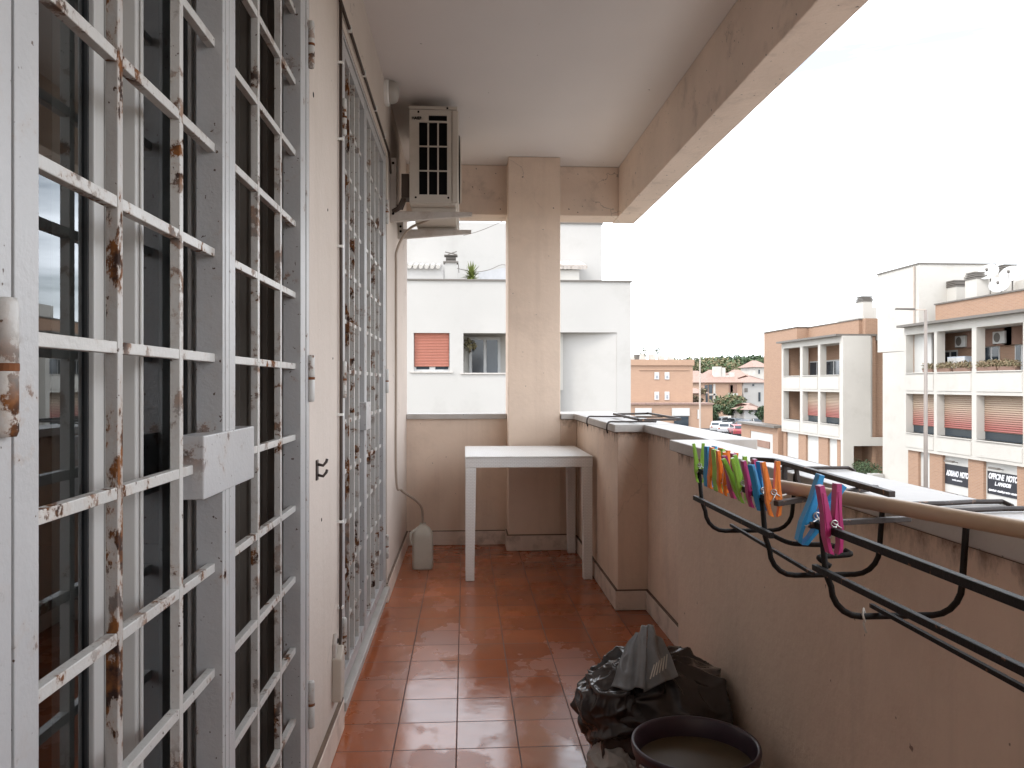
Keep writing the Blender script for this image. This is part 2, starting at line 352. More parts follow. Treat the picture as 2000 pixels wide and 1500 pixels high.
# tiled floor
def floormat():
    m = bpy.data.materials.new('terracotta_floor_tiles'); m.use_nodes = True; nt = m.node_tree; p = nt.nodes['Principled BSDF']
    v = vecs(nt, loc=(.0265, .1025, 0))
    b = nd(nt, 'ShaderNodeTexBrick', Scale=1, offset=0.0); b.inputs['Brick Width'].default_value = .1975; b.inputs['Row Height'].default_value = .1995
    b.inputs['Mortar Size'].default_value = .0026; b.inputs['Mortar Smooth'].default_value = .35
    b.inputs['Color1'].default_value = (.44, .120, .036, 1); b.inputs['Color2'].default_value = (.33, .088, .028, 1); b.inputs['Mortar'].default_value = (.10, .040, .026, 1)
    nt.links.new(v, b.inputs['Vector'])
    vv = vecs(nt)
    c = mixc(nt, ramp(nt, noi(nt, vv, 4.5, 7, .65), .35, .68), b.outputs['Color'], mixc(nt, .35, b.outputs['Color'], (.15, .045, .020, 1)))
    c = mixc(nt, ramp(nt, noi(nt, vv, 26, 5, .6), .62, .74, (0, 0, 0, 1), (.2, .2, .2, 1)), c, (.30, .13, .07, 1))
    gloss_noise = noi(nt, vecs(nt, (1.5, 1, 1)), 2.4, 5, .6)
    sheen_tint = ramp(nt, gloss_noise, .47, .50, (0, 0, 0, 1), (.045, .045, .045, 1))
    c = mixc(nt, sheen_tint, c, (.42, .33, .33, 1))  # pale pinkish tint puts some of the floor's sheen into the colour
    nt.links.new(c, p.inputs['Base Color'])
    r1 = ramp(nt, gloss_noise, .44, .50, (.30, .30, .30, 1), (.11, .11, .11, 1))
    r2 = mixc(nt, ramp(nt, noi(nt, vv, 11, 6, .7), .4, .75, (0, 0, 0, 1), (.3, .3, .3, 1)), r1, (.36, .36, .36, 1))
    r3 = mixc(nt, b.outputs['Fac'], r2, (.7, .7, .7, 1)); nt.links.new(r3, p.inputs['Roughness'])
    inv = nd(nt, 'ShaderNodeMath', operation='MULTIPLY_ADD'); inv.inputs[1].default_value = -1.0; inv.inputs[2].default_value = 1
    nt.links.new(b.outputs['Fac'], inv.inputs[0])
    ad = nd(nt, 'ShaderNodeMath', operation='MULTIPLY_ADD'); ad.inputs[1].default_value = .55; nt.links.new(noi(nt, vecs(nt, (1, 2, 1)), 9, 4), ad.inputs[0]); nt.links.new(inv.outputs[0], ad.inputs[2])
    bp = nd(nt, 'ShaderNodeBump', Strength=.45, Distance=.002); nt.links.new(ad.outputs[0], bp.inputs['Height']); nt.links.new(bp.outputs[0], p.inputs['Normal'])
    p.inputs['Specular IOR Level'].default_value = .6
    return m
M['floor'] = floormat()
def rattanmat(flat=False):
    m = bpy.data.materials.new('woven_resin'); m.use_nodes = True; nt = m.node_tree; p = nt.nodes['Principled BSDF']
    p.inputs['Base Color'].default_value = (.72, .71, .68, 1); p.inputs['Roughness'].default_value = .45
    tc = nt.nodes.new('ShaderNodeTexCoord'); sx = nt.nodes.new('ShaderNodeSeparateXYZ'); nt.links.new(tc.outputs['Object'], sx.inputs[0])
    ad = nd(nt, 'ShaderNodeMath', operation='ADD'); nt.links.new(sx.outputs[0], ad.inputs[0]); nt.links.new(sx.outputs[1], ad.inputs[1])
    cb = nt.nodes.new('ShaderNodeCombineXYZ'); nt.links.new(sx.outputs[0] if flat else ad.outputs[0], cb.inputs[0]); nt.links.new(sx.outputs[1 if flat else 2], cb.inputs[1])
    b = nd(nt, 'ShaderNodeTexBrick', Scale=1); b.inputs['Brick Width'].default_value = .022; b.inputs['Row Height'].default_value = .009; b.inputs['Mortar Size'].default_value = .0012
    nt.links.new(cb.outputs[0], b.inputs['Vector'])
    bp = nd(nt, 'ShaderNodeBump', Strength=.45, Distance=.002, invert=True); nt.links.new(b.outputs['Fac'], bp.inputs['Height']); nt.links.new(bp.outputs[0], p.inputs['Normal'])
    nt.links.new(mixc(nt, b.outputs['Fac'], (.84, .83, .80, 1), (.70, .68, .65, 1)), p.inputs['Base Color'])
    return m
M['rattan'] = rattanmat()
M['rattan_top'] = rattanmat(True)

# ================================================================== BALCONY SHELL
XW, CEIL, YE = -.415, 2.72, 5.65
mb = MB(); mb.box(-.625, 1.10, -1.5, 5.86, -.18, 0)
struct(mb.build('balcony_floor', M['floor']))
mb = MB(); mb.box(-3.7, 1.275, -1.5, 5.89, CEIL, CEIL+.25)
struct(mb.build('balcony_ceiling', M['ceiling']))
# house wall with two door openings
t = thing('house_wall', 'pale beige plastered house wall carrying the barred doors, along the left side', 'wall', (XW, 2, 0))
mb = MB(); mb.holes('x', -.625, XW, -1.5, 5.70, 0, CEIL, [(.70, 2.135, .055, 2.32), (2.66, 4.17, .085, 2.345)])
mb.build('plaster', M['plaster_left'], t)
mb = MB()
for a, b_ in ((-1.5, .70), (2.135, 2.66), (4.17, 5.64)): mb.box(XW, XW+.014, a, b_, 0.002, .098)
mb.build('skirting', M['skirt'], t, bevel=.002)
mb = MB()
for a, b_ in ((-1.5, .70), (2.135, 2.66), (4.17, 5.64)): mb.box(XW+.0005, XW+.011, a, b_, .0985, .106)
mb.build('skirting_grout', M['grime'], t)
mb = MB(); mb.box(-.625, XW+.022, 2.655, 4.175, .058, .088); mb.box(-.625, XW+.022, .70, 2.135, .030, .058)
mb.build('door_sill', M['stone'], t, bevel=.003)
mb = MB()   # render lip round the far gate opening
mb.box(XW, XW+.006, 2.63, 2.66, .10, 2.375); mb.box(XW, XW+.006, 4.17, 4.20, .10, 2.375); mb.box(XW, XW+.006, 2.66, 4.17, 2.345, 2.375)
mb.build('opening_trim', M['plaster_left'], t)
mb = MB()
for (u, v, sc_) in ((612, 185, 1), (640, 410, .6), (628, 1015, .7), (650, 700, .5)):
    p = atX(u, v, XW+.0003); mb.lathe([(0.0001, .001), (.006*sc_, .001), (.008*sc_, 0)], p, 10, 0, 'x')
mb.build('screw_hole', M['black'], t)
# unseen wall behind the camera, added to enclose the balcony for its light
mb = MB(); mb.box(-.625, 1.275, -1.62, -1.5, 0, CEIL)
tag(mb.build('added_back_wall', M['plaster'], None), 'unseen beige plastered wall added for the light, closing the near end of the balcony', 'wall')
# room behind the door
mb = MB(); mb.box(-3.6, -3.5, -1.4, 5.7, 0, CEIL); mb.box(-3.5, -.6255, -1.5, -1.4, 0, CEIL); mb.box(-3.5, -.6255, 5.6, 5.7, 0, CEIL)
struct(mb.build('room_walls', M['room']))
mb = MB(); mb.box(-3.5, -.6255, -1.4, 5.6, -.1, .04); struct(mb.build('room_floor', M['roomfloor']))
# pillar and beams
t = thing('pillar', 'square beige plastered pillar standing at the far end behind the white table', 'pillar', (.48, 5.6, 0))
mb = MB(); mb.box(.30, .66, 5.43, 5.80, 0, CEIL-.001); mb.build('shaft', M['plaster'], t, bevel=.004)
mb = MB(); mb.box(.287, .762, 5.417, 5.43, .002, .105); mb.box(.287, .30, 5.43, 5.637, .002, .105); mb.build('skirting', M['skirt'], t, bevel=.002)
mb = MB(); mb.box(.289, .762, 5.4185, 5.43, .1055, .112); mb.box(.2895, .30, 5.43, 5.637, .1055, .112); mb.build('skirting_grout', M['grime'], t)
mb = MB(); mb.box(1.11, 1.275, -1.5, 5.888, 2.36, CEIL-.001)
tag(mb.build('side_beam', M['beam'], None, bevel=.005), 'long rough plastered beam running overhead along the open right side', 'beam')
mb = MB(); mb.box(-.60, 1.109, YE, 5.886, 2.363, CEIL-.0015)
tag(mb.build('end_beam', M['beam'], None, bevel=.005), 'short plastered beam across the far end above the pillar', 'beam')
# end parapet
t = thing('end_parapet', 'low beige end wall left of the pillar with a stone coping', 'parapet', (-.05, 5.7, 0))
mb = MB(); mb.box(XW, .30, YE, 5.78, 0, .900); mb.build('wall', M['plaster'], t)
mb = MB(); mb.box(XW+.002, .298, YE-.028, 5.815, .9005, .937); mb.build('coping', M['stone'], t, bevel=.003)
mb = MB(); mb.box(XW+.015, .287, YE-.013, YE, .002, .098); mb.build('skirting', M['skirt'], t, bevel=.002)
mb = MB(); mb.box(XW+.015, .287, YE-.011, YE, .0985, .104); mb.build('skirting_grout', M['grime'], t)
# side parapet: zigzag in three runs
t = thing('side_parapet', 'long beige plastered parapet stepping in and out along the right side, stone coping on top', 'parapet', (.9, 3, 0))
mb = MB()
mb.box(.78, .90, -1.5, 2.85, 0, .905); mb.box(.90, 1.055, 2.73, 2.85, 0, .904)
mb.box(.93, 1.056, 2.85, 3.97, 0, .9045); mb.box(.775, 1.057, 3.97, 5.43, 0, .905); mb.box(.66, .775, 5.431, 5.78, 0, .904); mb.box(.775, 1.057, 5.43, 5.78, 0, .903)
mb.build('wall', M['parapet'], t, bevel=.004)
for (x0, x1, y0, y1) in ((.752, .915, -1.5, -.4), (.752, .915, -.397, .85), (.752, .915, .853, 2.05), (.752, .915, 2.053, 2.865), (.903, 1.085, 2.868, 3.938), (.754, 1.086, 3.941, 5.408), (.662, .86, 5.411, 5.815), (.863, 1.086, 5.411, 5.815)):
    mb = MB(); mb.box(x0, x1, y0, y1, .9065, .9445); mb.build('coping', M['stone'], t, bevel=.003)
mb = MB()
mb.box(.767, .78, -1.5, 2.863, .002, .098); mb.box(.917, .93, 2.863, 3.957, .002, .098); mb.box(.767, .93, 2.85, 2.863, .002, .0975)
mb.box(.762, .93, 3.957, 3.97, .002, .0985); mb.box(.762, .775, 3.97, 5.417, .002, .098)
mb.build('skirting', M['skirt'], t, bevel=.002)
mb = MB()
mb.box(.769, .78, -1.5, 2.861, .0985, .1045); mb.box(.919, .93, 2.861, 3.959, .0985, .1045); mb.box(.764, .93, 3.959, 3.97, .099, .105); mb.box(.764, .775, 3.97, 5.417, .0985, .1045)
mb.box(.776, .78, -1.5, 2.85, .898, .9062); mb.box(.771, .775, 3.97, 5.42, .897, .9062)
mb.build('skirting_grout', M['grime'], t)

# ================================================================== SECURITY GATES
def gate(root_label, y0, y1, z0, z1, XF, lockfrac, near=True, group=None):
    """double barred gate in the plane X=XF; y0..y1 outside of its frame"""
    t = thing('security_gate', root_label, 'gate', (XF, (y0+y1)/2, z0), group)
    mb = MB(); mb.box(XF-.05, XF+.004, y0-.055, y0-.011, z0, z1+.045); mb.box(XF-.045, XF+.002, y1+.006, y1+.04, z0, z1+.045); mb.box(XF-.05, XF+.003, y0-.011, y1+.006, z1+.006, z1+.045)
    mb.build('frame', M['paint'], t, bevel=.002)
    ym = y0+(y1-y0)*lockfrac
    xb = XF-.020
    w = .042 if near else .05
    bars = ((1.008, 1.220), (1.668, 1.868)) if near else None
    for li, (a, b_, sa, sb) in enumerate(((y0, ym-.0015, w, .036), (ym+.0015, y1, .036, .058))):
        mb = MB(); mb.box(XF-.045, XF, a, a+sa, z0+.01, z1); mb.box(XF-.045, XF, b_-sb, b_, z0+.01, z1)
        mb.box(XF-.04, XF-.001, a+sa, b_-sb, z1-.045, z1-.0005); mb.box(XF-.04, XF-.001, a+sa, b_-sb, z0+.0105, z0+.055)
        mb.box(XF-.0005, XF+.0015, b_-sb+.012, b_-sb+.016, z0+.02, z1-.01) if li == 0 else None
        leaf = mb.build('gate_leaf', M['paint'], t, bevel=.0015)
        ya, yb = a+sa, b_-sb
        n = 3 if near else 4
        ys = list(bars[li]) if near else [ya+(yb-ya)*k/n for k in range(1, n)]
        for k, y in enumerate(ys):
            mb = MB(); dp = .0075 if near else .016; mb.box(xb-dp, xb+dp, y-.0075, y+.0075, z0+.055, z1-.045)
            mb.build('vertical_bar', M['paint_rusty'] if (li == 0 and k == 0) else M['paint_bar'], leaf, bevel=.0012)
        z = 1.195-.18*6
        seg = [ya]+ys+[yb]
        while z < z1-.08:
            if z > z0+.1:
                mb = MB()
                for q in range(len(seg)-1):
                    g0 = .0078 if q else 0; g1 = .0078 if q < len(seg)-2 else 0
                    mb.box(xb-.007, xb+.007, seg[q]+g0, seg[q+1]-g1, z-.0075, z+.0075)
                mb.build('horizontal_bar', M['paint_bar'], leaf, bevel=.0012)
            z += .18
    # lock box straddling the meeting stiles
    mb = MB()
    if near: mb.box(XF-.040, XF+.004, ym-.148, ym+.150, .967, 1.068)
    else: mb.box(XF-.03, XF+.012, ym-.07, ym+.09, .960, 1.075)
    lb = mb.build('lock_box', M['paint'], t, bevel=.002)
    mb = MB(); yk = ym+.02; mb.lathe([(.0001, .0065), (.009, .0065), (.011, .004)], (XF+(0 if near else .008), yk+.05, 1.02), 14, 0, 'x')
    # hinges: barrels at both outer stiles
    for yy in (y0-.026, y1+.035):
        for zc in (1.165, 2.05, .30):
            mb = MB(); r = .0092
            xx = XF+.008
            mb.lathe([(.0001, -.062), (r*.8, -.062), (r, -.057), (r, -.002), (r*.92, -.001), (r*.92, .001), (r, .002), (r, .057), (r*.8, .062), (.0001, .062)], (xx, yy, zc), 14)
            h = mb.build('hinge', M['paint_bar'], t, smooth=True)
            mb = MB(); mb.lathe([(r*.96, -.004), (r*1.06, -.003), (r*1.06, .003), (r*.96, .004)], (xx, yy, zc), 14)
            mb.build('rusted_pin', M['rust'], h)
    return t
M['rust'] = mat('rust', (.16, .055, .018), .9, .4, 40)
G1 = gate('near rust-spotted white barred gate with a wide lock box, filling the left foreground', .754, 2.085, .06, 2.26, XW, .4995, True, 'white security gates')
G2 = gate('far white barred gate seen edge-on below the air conditioner', 2.715, 4.12, .095, 2.33, XW, .438, False, 'white security gates')
# glazed doors behind the gates
def french_door(label, y0, y1, z0, z1, X, leaves, group, handle=True):
    t = thing('french_door', label, 'door', (X, (y0+y1)/2, z0), group)
    mb = MB(); mb.box(X-.07, X-.002, y0, y0+.04, z0, z1); mb.box(X-.07, X-.003, y0+.04, y1, z1-.045, z1); mb.box(X-.07, X-.003, y0+.04, y1, z0, z0+.03)
    mb.build('frame', M['pvc'], t, bevel=.003)
    XD = X
    for (a, b_, s0, s1, X) in leaves:
        mb = MB(); mb.box(X-.055, X+.002, a, a+s0, z0+.033, z1-.048); mb.box(X-.055, X+.002, b_-s1, b_, z0+.033, z1-.048)
        mb.box(X-.055, X+.001, a+s0, b_-s1, z1-.12, z1-.0485); mb.box(X-.055, X+.001, a+s0, b_-s1, z0+.0335, z0+.13)
        for yy in (a+s0*.5, b_-s1*.5): mb.box(X+.002, X+.006, yy-.004, yy+.004, z0+.04, z1-.05)
        lf = mb.build('door_leaf', M['pvc'], t, bevel=.002)
        mb = MB(); g = .004; A, B, C, D = a+s0, b_-s1, z0+.13, z1-.12
        mb.box(X-.012, X-.005, A, A+g, C, D); mb.box(X-.012, X-.005, B-g, B, C, D); mb.box(X-.012, X-.005, A+g, B-g, D-g, D); mb.box(X-.012, X-.005, A+g, B-g, C, C+g)
        mb.build('gasket', M['gasket'], lf)
        mb = MB(); mb.poly([(X-.009, A+g, C+g), (X-.009, B-g, C+g), (X-.009, B-g, D-g), (X-.009, A+g, D-g)]); mb.build('pane', M['glass'], lf, fix=False)
    X = XD; mb = MB(); mb.box(X-.15, X-.0005, y1, y1+.006, z0, z1)
    for k in range(4): mb.box(X-.142+.036*k, X-.130+.036*k, y1-.008, y1, z0, z1)
    mb.build('shutter_guide', M['curtain'], t, bevel=.001)
    return t
french_door('white framed glass door behind the near gate, mirroring the houses opposite', .76, 2.126, .062, 2.30, -.500, ((.803, 1.172, .062, .066, -.506), (1.175, 1.44, .030, .030, -.479)), 'glazed doors behind the gates')
french_door('white framed glass door behind the far gate', 2.70, 4.14, .09, 2.33, -.500, ((2.743, 3.40, .062, .068, -.5), (3.403, 4.13, .068, .062, -.5)), 'glazed doors behind the gates')
# curtains inside
def curtain(label, y0, y1, X, amp, mt, per=.085):
    mb = MB(); n = int((y1-y0)/.012); zs = (.10, 1.0, 2.32); pts = []
    for i in range(n+1):
        y = y0+(y1-y0)*i/n; x = X+amp*math.sin(2*math.pi*y/per+1.3*math.sin(y*9))+amp*.4*math.sin(y*61)
        pts.append((x, y))
    for i in range(n):
        for k in range(2):
            mb.poly([(pts[i][0], pts[i][1], zs[k]), (pts[i+1][0], pts[i+1][1], zs[k]), (pts[i+1][0], pts[i+1][1], zs[k+1]), (pts[i][0], pts[i][1], zs[k+1])])
    o = mb.build('curtain', mt, None, smooth=True, fix=False); so_ = o.modifiers.new('thick', 'SOLIDIFY'); so_.thickness = .0015
    return tag(o, label, 'curtain', 'curtains inside the doors')
curtain('taupe pleated curtain hanging behind the near door, beyond the lock box', 1.98, 2.45, -.690, .016, M['curtain'])
curtain('narrow grey-brown curtain edge behind the first pane of the near door', .86, 1.10, -.700, .012, M['curtain'], .06)
curtain('pleated curtain behind the far barred door', 2.75, 4.08, -.690, .018, M['curtain'])
t = thing('cupboard', 'dark wooden cupboard standing inside the room behind the near door', 'cupboard', (-2.4, 3.2, .04))
mb = MB(); mb.box(-2.9, -2.3, 2.6, 3.9, .04, 1.9); mb.build('carcass', M['wood_dark'], t, bevel=.01)
mb = MB(); mb.box(-2.3, -2.28, 2.62, 3.24, .1, 1.85); mb.build('door', M['wood_dark'], t, bevel=.004)
mb = MB(); mb.box(-2.3, -2.28, 3.26, 3.88, .1, 1.85); mb.build('door', M['wood_dark'], t, bevel=.004)

# hook, conduit box, cables on the house wall
t = thing('wall_hook', 'small rusty double hook screwed to the house wall between the two gates', 'hook', atX(622, 918, XW))
p = atX(618, 918, XW)
mb = MB(); mb.box(XW, XW+.004, p.y-.012, p.y+.012, p.z-.028, p.z+.028); mb.build('plate', M['brownmetal'], t)
for dz in (.016, -.014):
    mb = MB(); mb.tube([(XW+.003, p.y, p.z+dz), (XW+.018, p.y+.004, p.z+dz-.004), (XW+.026, p.y+.008, p.z+dz+.006), (XW+.028, p.y+.01, p.z+dz+.014)], .004, 8); mb.build('prong', M['brownmetal'], t, smooth=True)
p = atX(652, 1298, XW)
t = thing('doorbell_box', 'broken painted wall box with a torn casing low between the gates', 'wall box', p)
mb = MB(); mb.prism([(p.y-.042, p.z-.105), (p.y+.020, p.z-.10), (p.y+.030, p.z+.02), (p.y+.012, p.z+.06), (p.y-.040, p.z+.03)], XW, XW+.030, 0, 'yz'); mb.build('casing', M['ac'], t, bevel=.004)
mb = MB(); mb.prism([(p.y-.036, p.z+.032), (p.y+.008, p.z+.062), (p.y+.018, p.z+.092), (p.y-.012, p.z+.102), (p.y-.036, p.z+.075)], XW, XW+.012, 0, 'yz'); mb.build('torn_plate', M['galv'], t, bevel=.003)
mb = MB(); mb.lathe([(.0001, .014), (.008, .014), (.009, .01)], (XW, p.y, p.z+.075), 10, 0, 'x'); mb.build('hole', M['black'], t)
mb = MB(); mb.box(XW, XW+.016, p.y+.045, p.y+.075, p.z-.06, p.z+.03); mb.build('side_socket', M['galv'], t, bevel=.002)
xc = XW+.012
mb = MB()
pts = [(XW+.008, 2.30, CEIL-.01), (XW+.006, 2.44, 2.5), (XW+.006, 2.545, 2.435), (XW+.006, 2.60, 2.41)]
mb.tube(pts, .0045, 6)
mb.tube([(XW+.010, 2.60, 2.40), (XW+.010, 3.2, 2.395), (XW+.010, 3.9, 2.39), (XW+.010, 4.24, 2.385), (XW+.010, 4.30, 2.36), (XW+.010, 4.34, 2.30)], .006, 6)
mb.tube([(XW+.010, 2.605, 2.405), (XW+.010, 2.61, 1.8), (XW+.012, 2.607, 1.2), (XW+.010, 2.61, .6), (XW+.010, 2.60, .33), (XW+.010, 2.575, .24), (XW+.010, 2.52, .20)], .0055, 6)
tag(mb.build('cable', M['cable'], None, smooth=True), 'dark brown cable clipped round the far gate opening', 'cable')
mb = MB()
for y in (2.8, 3.2, 3.6, 4.0): mb.box(XW, XW+.018, y-.004, y+.004, 2.385, 2.41)
for z in (2.2, 1.95, 1.6, 1.05, .7, .42): mb.box(XW, XW+.018, 2.60, 2.62, z-.004, z+.004)
o = mb.build('cable_clips', M['white_plastic'], None); tag(o, 'small white clips pinning the cable beside the far gate', 'clips', kind='stuff')
# bulkhead lamp
pl = atX(752, 180, XW)
t = thing('wall_lamp', 'round white bulkhead lamp high on the house wall by the ceiling', 'lamp', pl)
mb = MB(); mb.lathe([(.0001, 0), (.070, 0), (.070, .018), (.062, .024)], pl, 28, 0, 'x'); mb.build('base', M['white_plastic'], t, smooth=False)
mb = MB(); mb.lathe([(.060, .024), (.058, .045), (.045, .064), (.022, .072), (.0001, .074)], pl, 28, 0, 'x'); mb.build('lamp_shade', M['lampglass'], t, smooth=True)

# ================================================================== AIR CONDITIONER
ax0, ax1, ay0, ay1, az0, az1 = -.302, -.045, 4.31, 5.10, 2.130, 2.665
t = thing('air_conditioner', 'beige outdoor air conditioning unit bracketed high on the house wall', 'air conditioner', (ax0, 4.7, az0))
mb = MB(); mb.box(ax0, ax1-.001, ay0+.012, ay1, az0, az1-.012); mb.build('casing', M['ac'], t, bevel=.008)
mb = MB(); mb.box(ax0-.004, ax1+.004, ay0+.004, ay1+.004, az1-.020, az1); mb.build('lid', M['ac'], t, bevel=.004)
mb = MB()   # end panel with grille openings
gx = [ax0+.049+.0535*k for k in range(4)]; gz = [az0+.048+.133*k for k in range(4)]
hs = [(gx[i]+.004, gx[i+1]-.004, gz[k]+.003, gz[k+1]-.003) for i in range(3) for k in range(3)] + [(gx[1]+.003, gx[3]-.005, gz[3]+.006, gz[3]+.036)]
mb.holes('y', ay0, ay0+.012, ax0+.002, ax1-.028, az0+.008, az1-.024, hs); mb.build('end_panel', M['ac'], t)
mb = MB(); mb.box(ax0+.03, ax1-.04, ay0+.0105, ay0+.0118, az0+.04, az1-.04); mb.build('grille_void', M['black'], t)
mb = MB(); mb.box(ax1-.027, ax1+.010, ay0-.002, ay1+.002, az0+.01, az1-.022); mb.build('front_panel', M['ac'], t, bevel=.008)
mb = MB(); mb.lathe([(.0001, .018), (.05, .018), (.19, .016), (.20, .008)], (ax1, 4.62, az0+.27), 32, 0, 'x')
for k in range(7): mb.lathe([(.03+.026*k-.003, .020), (.03+.026*k, .024), (.03+.026*k+.003, .020)], (ax1, 4.62, az0+.27), 32, 1, 'x')
mb.build('fan_grille', [M['black'], M['ac']], t)
mb = MB()
for (x, z) in ((ax0+.035, az0+.035), (ax1-.045, az0+.035), (ax0+.05, az1-.035), (ax1-.05, az1-.012)): mb.lathe([(.0001, -.0035), (.005, -.003), (.006, 0)], (x, ay0, z), 8, 0, 'y')
mb.build('screw', M['black'], t)
text('badge_lettering', 'HAIER', .022, M['black'], t, (ax0+.041, ay0-.0015, gz[3]+.018), (R(90), 0, 0), ext=.001, sx=.9, bold=.0008)
mb = MB()
for y in (4.42, 4.98): mb.box(ax0+.01, ax1-.005, y-.02, y+.02, az0-.022, az0)
mb.build('foot', M['ac'], t, bevel=.003)
mb = MB(); mb.box(ax0-.045, ax0-.002, ay0+.03, ay0+.14, az0+.04, az0+.17); mb.tube([(ax0-.03, ay0+.06, az0+.05), (ax0-.06, ay0+.07, az0-.01), (XW+.02, ay0+.10, az0-.02)], .014, 8); mb.tube([(ax0-.03, ay0+.10, az0+.05), (ax0-.05, ay0+.12, az0), (XW+.02, ay0+.14, az0+.02)], .011, 8)
mb.build('pipe_connection', M['cable'], t)
bt = None
for i, y in enumerate((4.42, 4.93)):
    z = 2.105
    b = thing('mounting_bracket', ('nearer' if i == 0 else 'farther')+' steel arm bracket holding up the air conditioner', 'bracket', (XW, y, z), 'air conditioner brackets')
    mb = MB(); mb.box(XW, XW+.035, y-.016, y+.016, z-.055, z+.30 if i == 0 else z+.05); mb.build('wall_rail', M['galv'], b, bevel=.002)
    mb = MB(); mb.prism([(XW+.003, z-.050), (XW+.045, z-.053), (ax1+.085, z-.016), (ax1+.085, z+.004), (XW+.003, z+.004)], y-.018, y+.018); mb.build('arm', M['galv'], b, bevel=.003)
    mb = MB(); mb.lathe([(.0001, -.022), (.007, -.022), (.008, -.018)], (XW+.018, y, z-.01), 8, 0, 'y'); mb.lathe([(.0001, -.022), (.007, -.022), (.008, -.018)], (XW+.018, y, z+.27 if i == 0 else z+.02), 8, 0, 'y'); mb.build('bolt', M['black'], b)
# drain hose + jug
def smooth_pts(pts, n=8):
    P = [Vector(p) for p in pts]; out = []
    for i in range(len(P)-1):
        p0 = P[max(i-1, 0)]; p1 = P[i]; p2 = P[i+1]; p3 = P[min(i+2, len(P)-1)]
        for k in range(n):
            t_ = k/n; out.append(.5*((2*p1)+(-p0+p2)*t_+(2*p0-5*p1+4*p2-p3)*t_*t_+(-p0+3*p1-3*p2+p3)*t_**3))
    out.append(P[-1]); return out
mb = MB(); hy = 4.66
mb.tube(smooth_pts([(-.17, 4.60, az0-.005), (-.24, 4.60, 2.09), (-.33, 4.63, 2.05), (XW+.018, hy, 1.94), (XW+.012, hy, 1.80), (XW+.012, hy, 1.2), (XW+.013, hy, .60), (XW+.04, hy+.05, .52), (-.30, 4.84, .44), (-.265, 4.92, .37), (-.262, 4.94, .25)]), .0075, 8)
tag(mb.build('drain_hose', M['hose'], None, smooth=True), 'brown drain hose running down the wall from air conditioner to plastic jug', 'hose')
jx, jy = -.262, 4.945
t = thing('plastic_jug', 'milky plastic jug on the floor in the far left corner, hose in its neck', 'jug', (jx, jy, 0))
mb = MB(); n = 28
prof = [(0, 0), (.96, 0), (1, .012), (1, .20), (.93, .225), (.62, .255), (.34, .268), (.30, .275), (.30, .283)]
b0 = len(mb.v)
for (r, z) in prof:
    for j in range(n):
        a = 2*math.pi*j/n; ca, sa = math.cos(a), math.sin(a); e = .42
        mb.v.append((jx+.064*r*math.copysign(abs(ca)**e, ca), jy+.050*r*math.copysign(abs(sa)**e, sa), z))
for i in range(len(prof)-1):
    for j in range(n): mb.f.append((b0+i*n+j, b0+i*n+(j+1) % n, b0+(i+1)*n+(j+1) % n, b0+(i+1)*n+j)); mb.m.append(0)
mb.build('body', M['jug'], t, smooth=True)
mb = MB(); mb.tube(smooth_pts([(jx-.055, jy-.02, .15), (jx-.072, jy-.035, .17), (jx-.070, jy-.035, .225), (jx-.035, jy-.02, .250)], 5), .008, 8); mb.build('handle', M['jug'], t, smooth=True)

# ================================================================== TABLE
tx0, tx1, ty0, ty1, tz = 0.0, .752, 4.595, 5.37, .728
t = thing('resin_table', 'square white woven-look resin table standing in front of the pillar', 'table', ((tx0+tx1)/2, (ty0+ty1)/2, 0))
mb = MB(); mb.box(tx0, tx1, ty0, ty1, tz-.012, tz); mb.build('tabletop', M['rattan_top'], t, bevel=.006)
mb = MB(); mb.box(tx0+.002, tx1-.002, ty0+.002, ty0+.014, tz-.066, tz-.0125); mb.box(tx0+.002, tx1-.002, ty1-.014, ty1-.002, tz-.066, tz-.0125); mb.box(tx0+.002, tx0+.014, ty0+.014, ty1-.014, tz-.066, tz-.0125); mb.box(tx1-.014, tx1-.002, ty0+.014, ty1-.014, tz-.066, tz-.0125)
mb.build('apron', M['rattan'], t, bevel=.002)
for (x, y, sx, sy) in ((tx0+.003, ty0+.003, 1, 1), (tx1-.003, ty0+.003, -1, 1), (tx0+.003, ty1-.003, 1, -1), (tx1-.003, ty1-.003, -1, -1)):
    mb = MB(); z1 = tz-.0665; w0, w1 = .062, .052
    xs = sorted((x, x+sx*w0)); 
    top = [(x, y), (x+sx*w0, y), (x+sx*w0, y+sy*w0), (x, y+sy*w0)]; bot = [(x, y), (x+sx*w1, y), (x+sx*w1, y+sy*w1), (x, y+sy*w1)]
    b0 = len(mb.v); mb.v += [(a, b_, 0.001) for a, b_ in bot]+[(a, b_, z1) for a, b_ in top]
    for q in ((3, 2, 1, 0), (4, 5, 6, 7), (0, 1, 5, 4), (1, 2, 6, 5), (2, 3, 7, 6), (3, 0, 4, 7)): mb.f.append(tuple(b0+i for i in q)); mb.m.append(0)
    mb.build('leg', M['rattan'], t, bevel=.004)

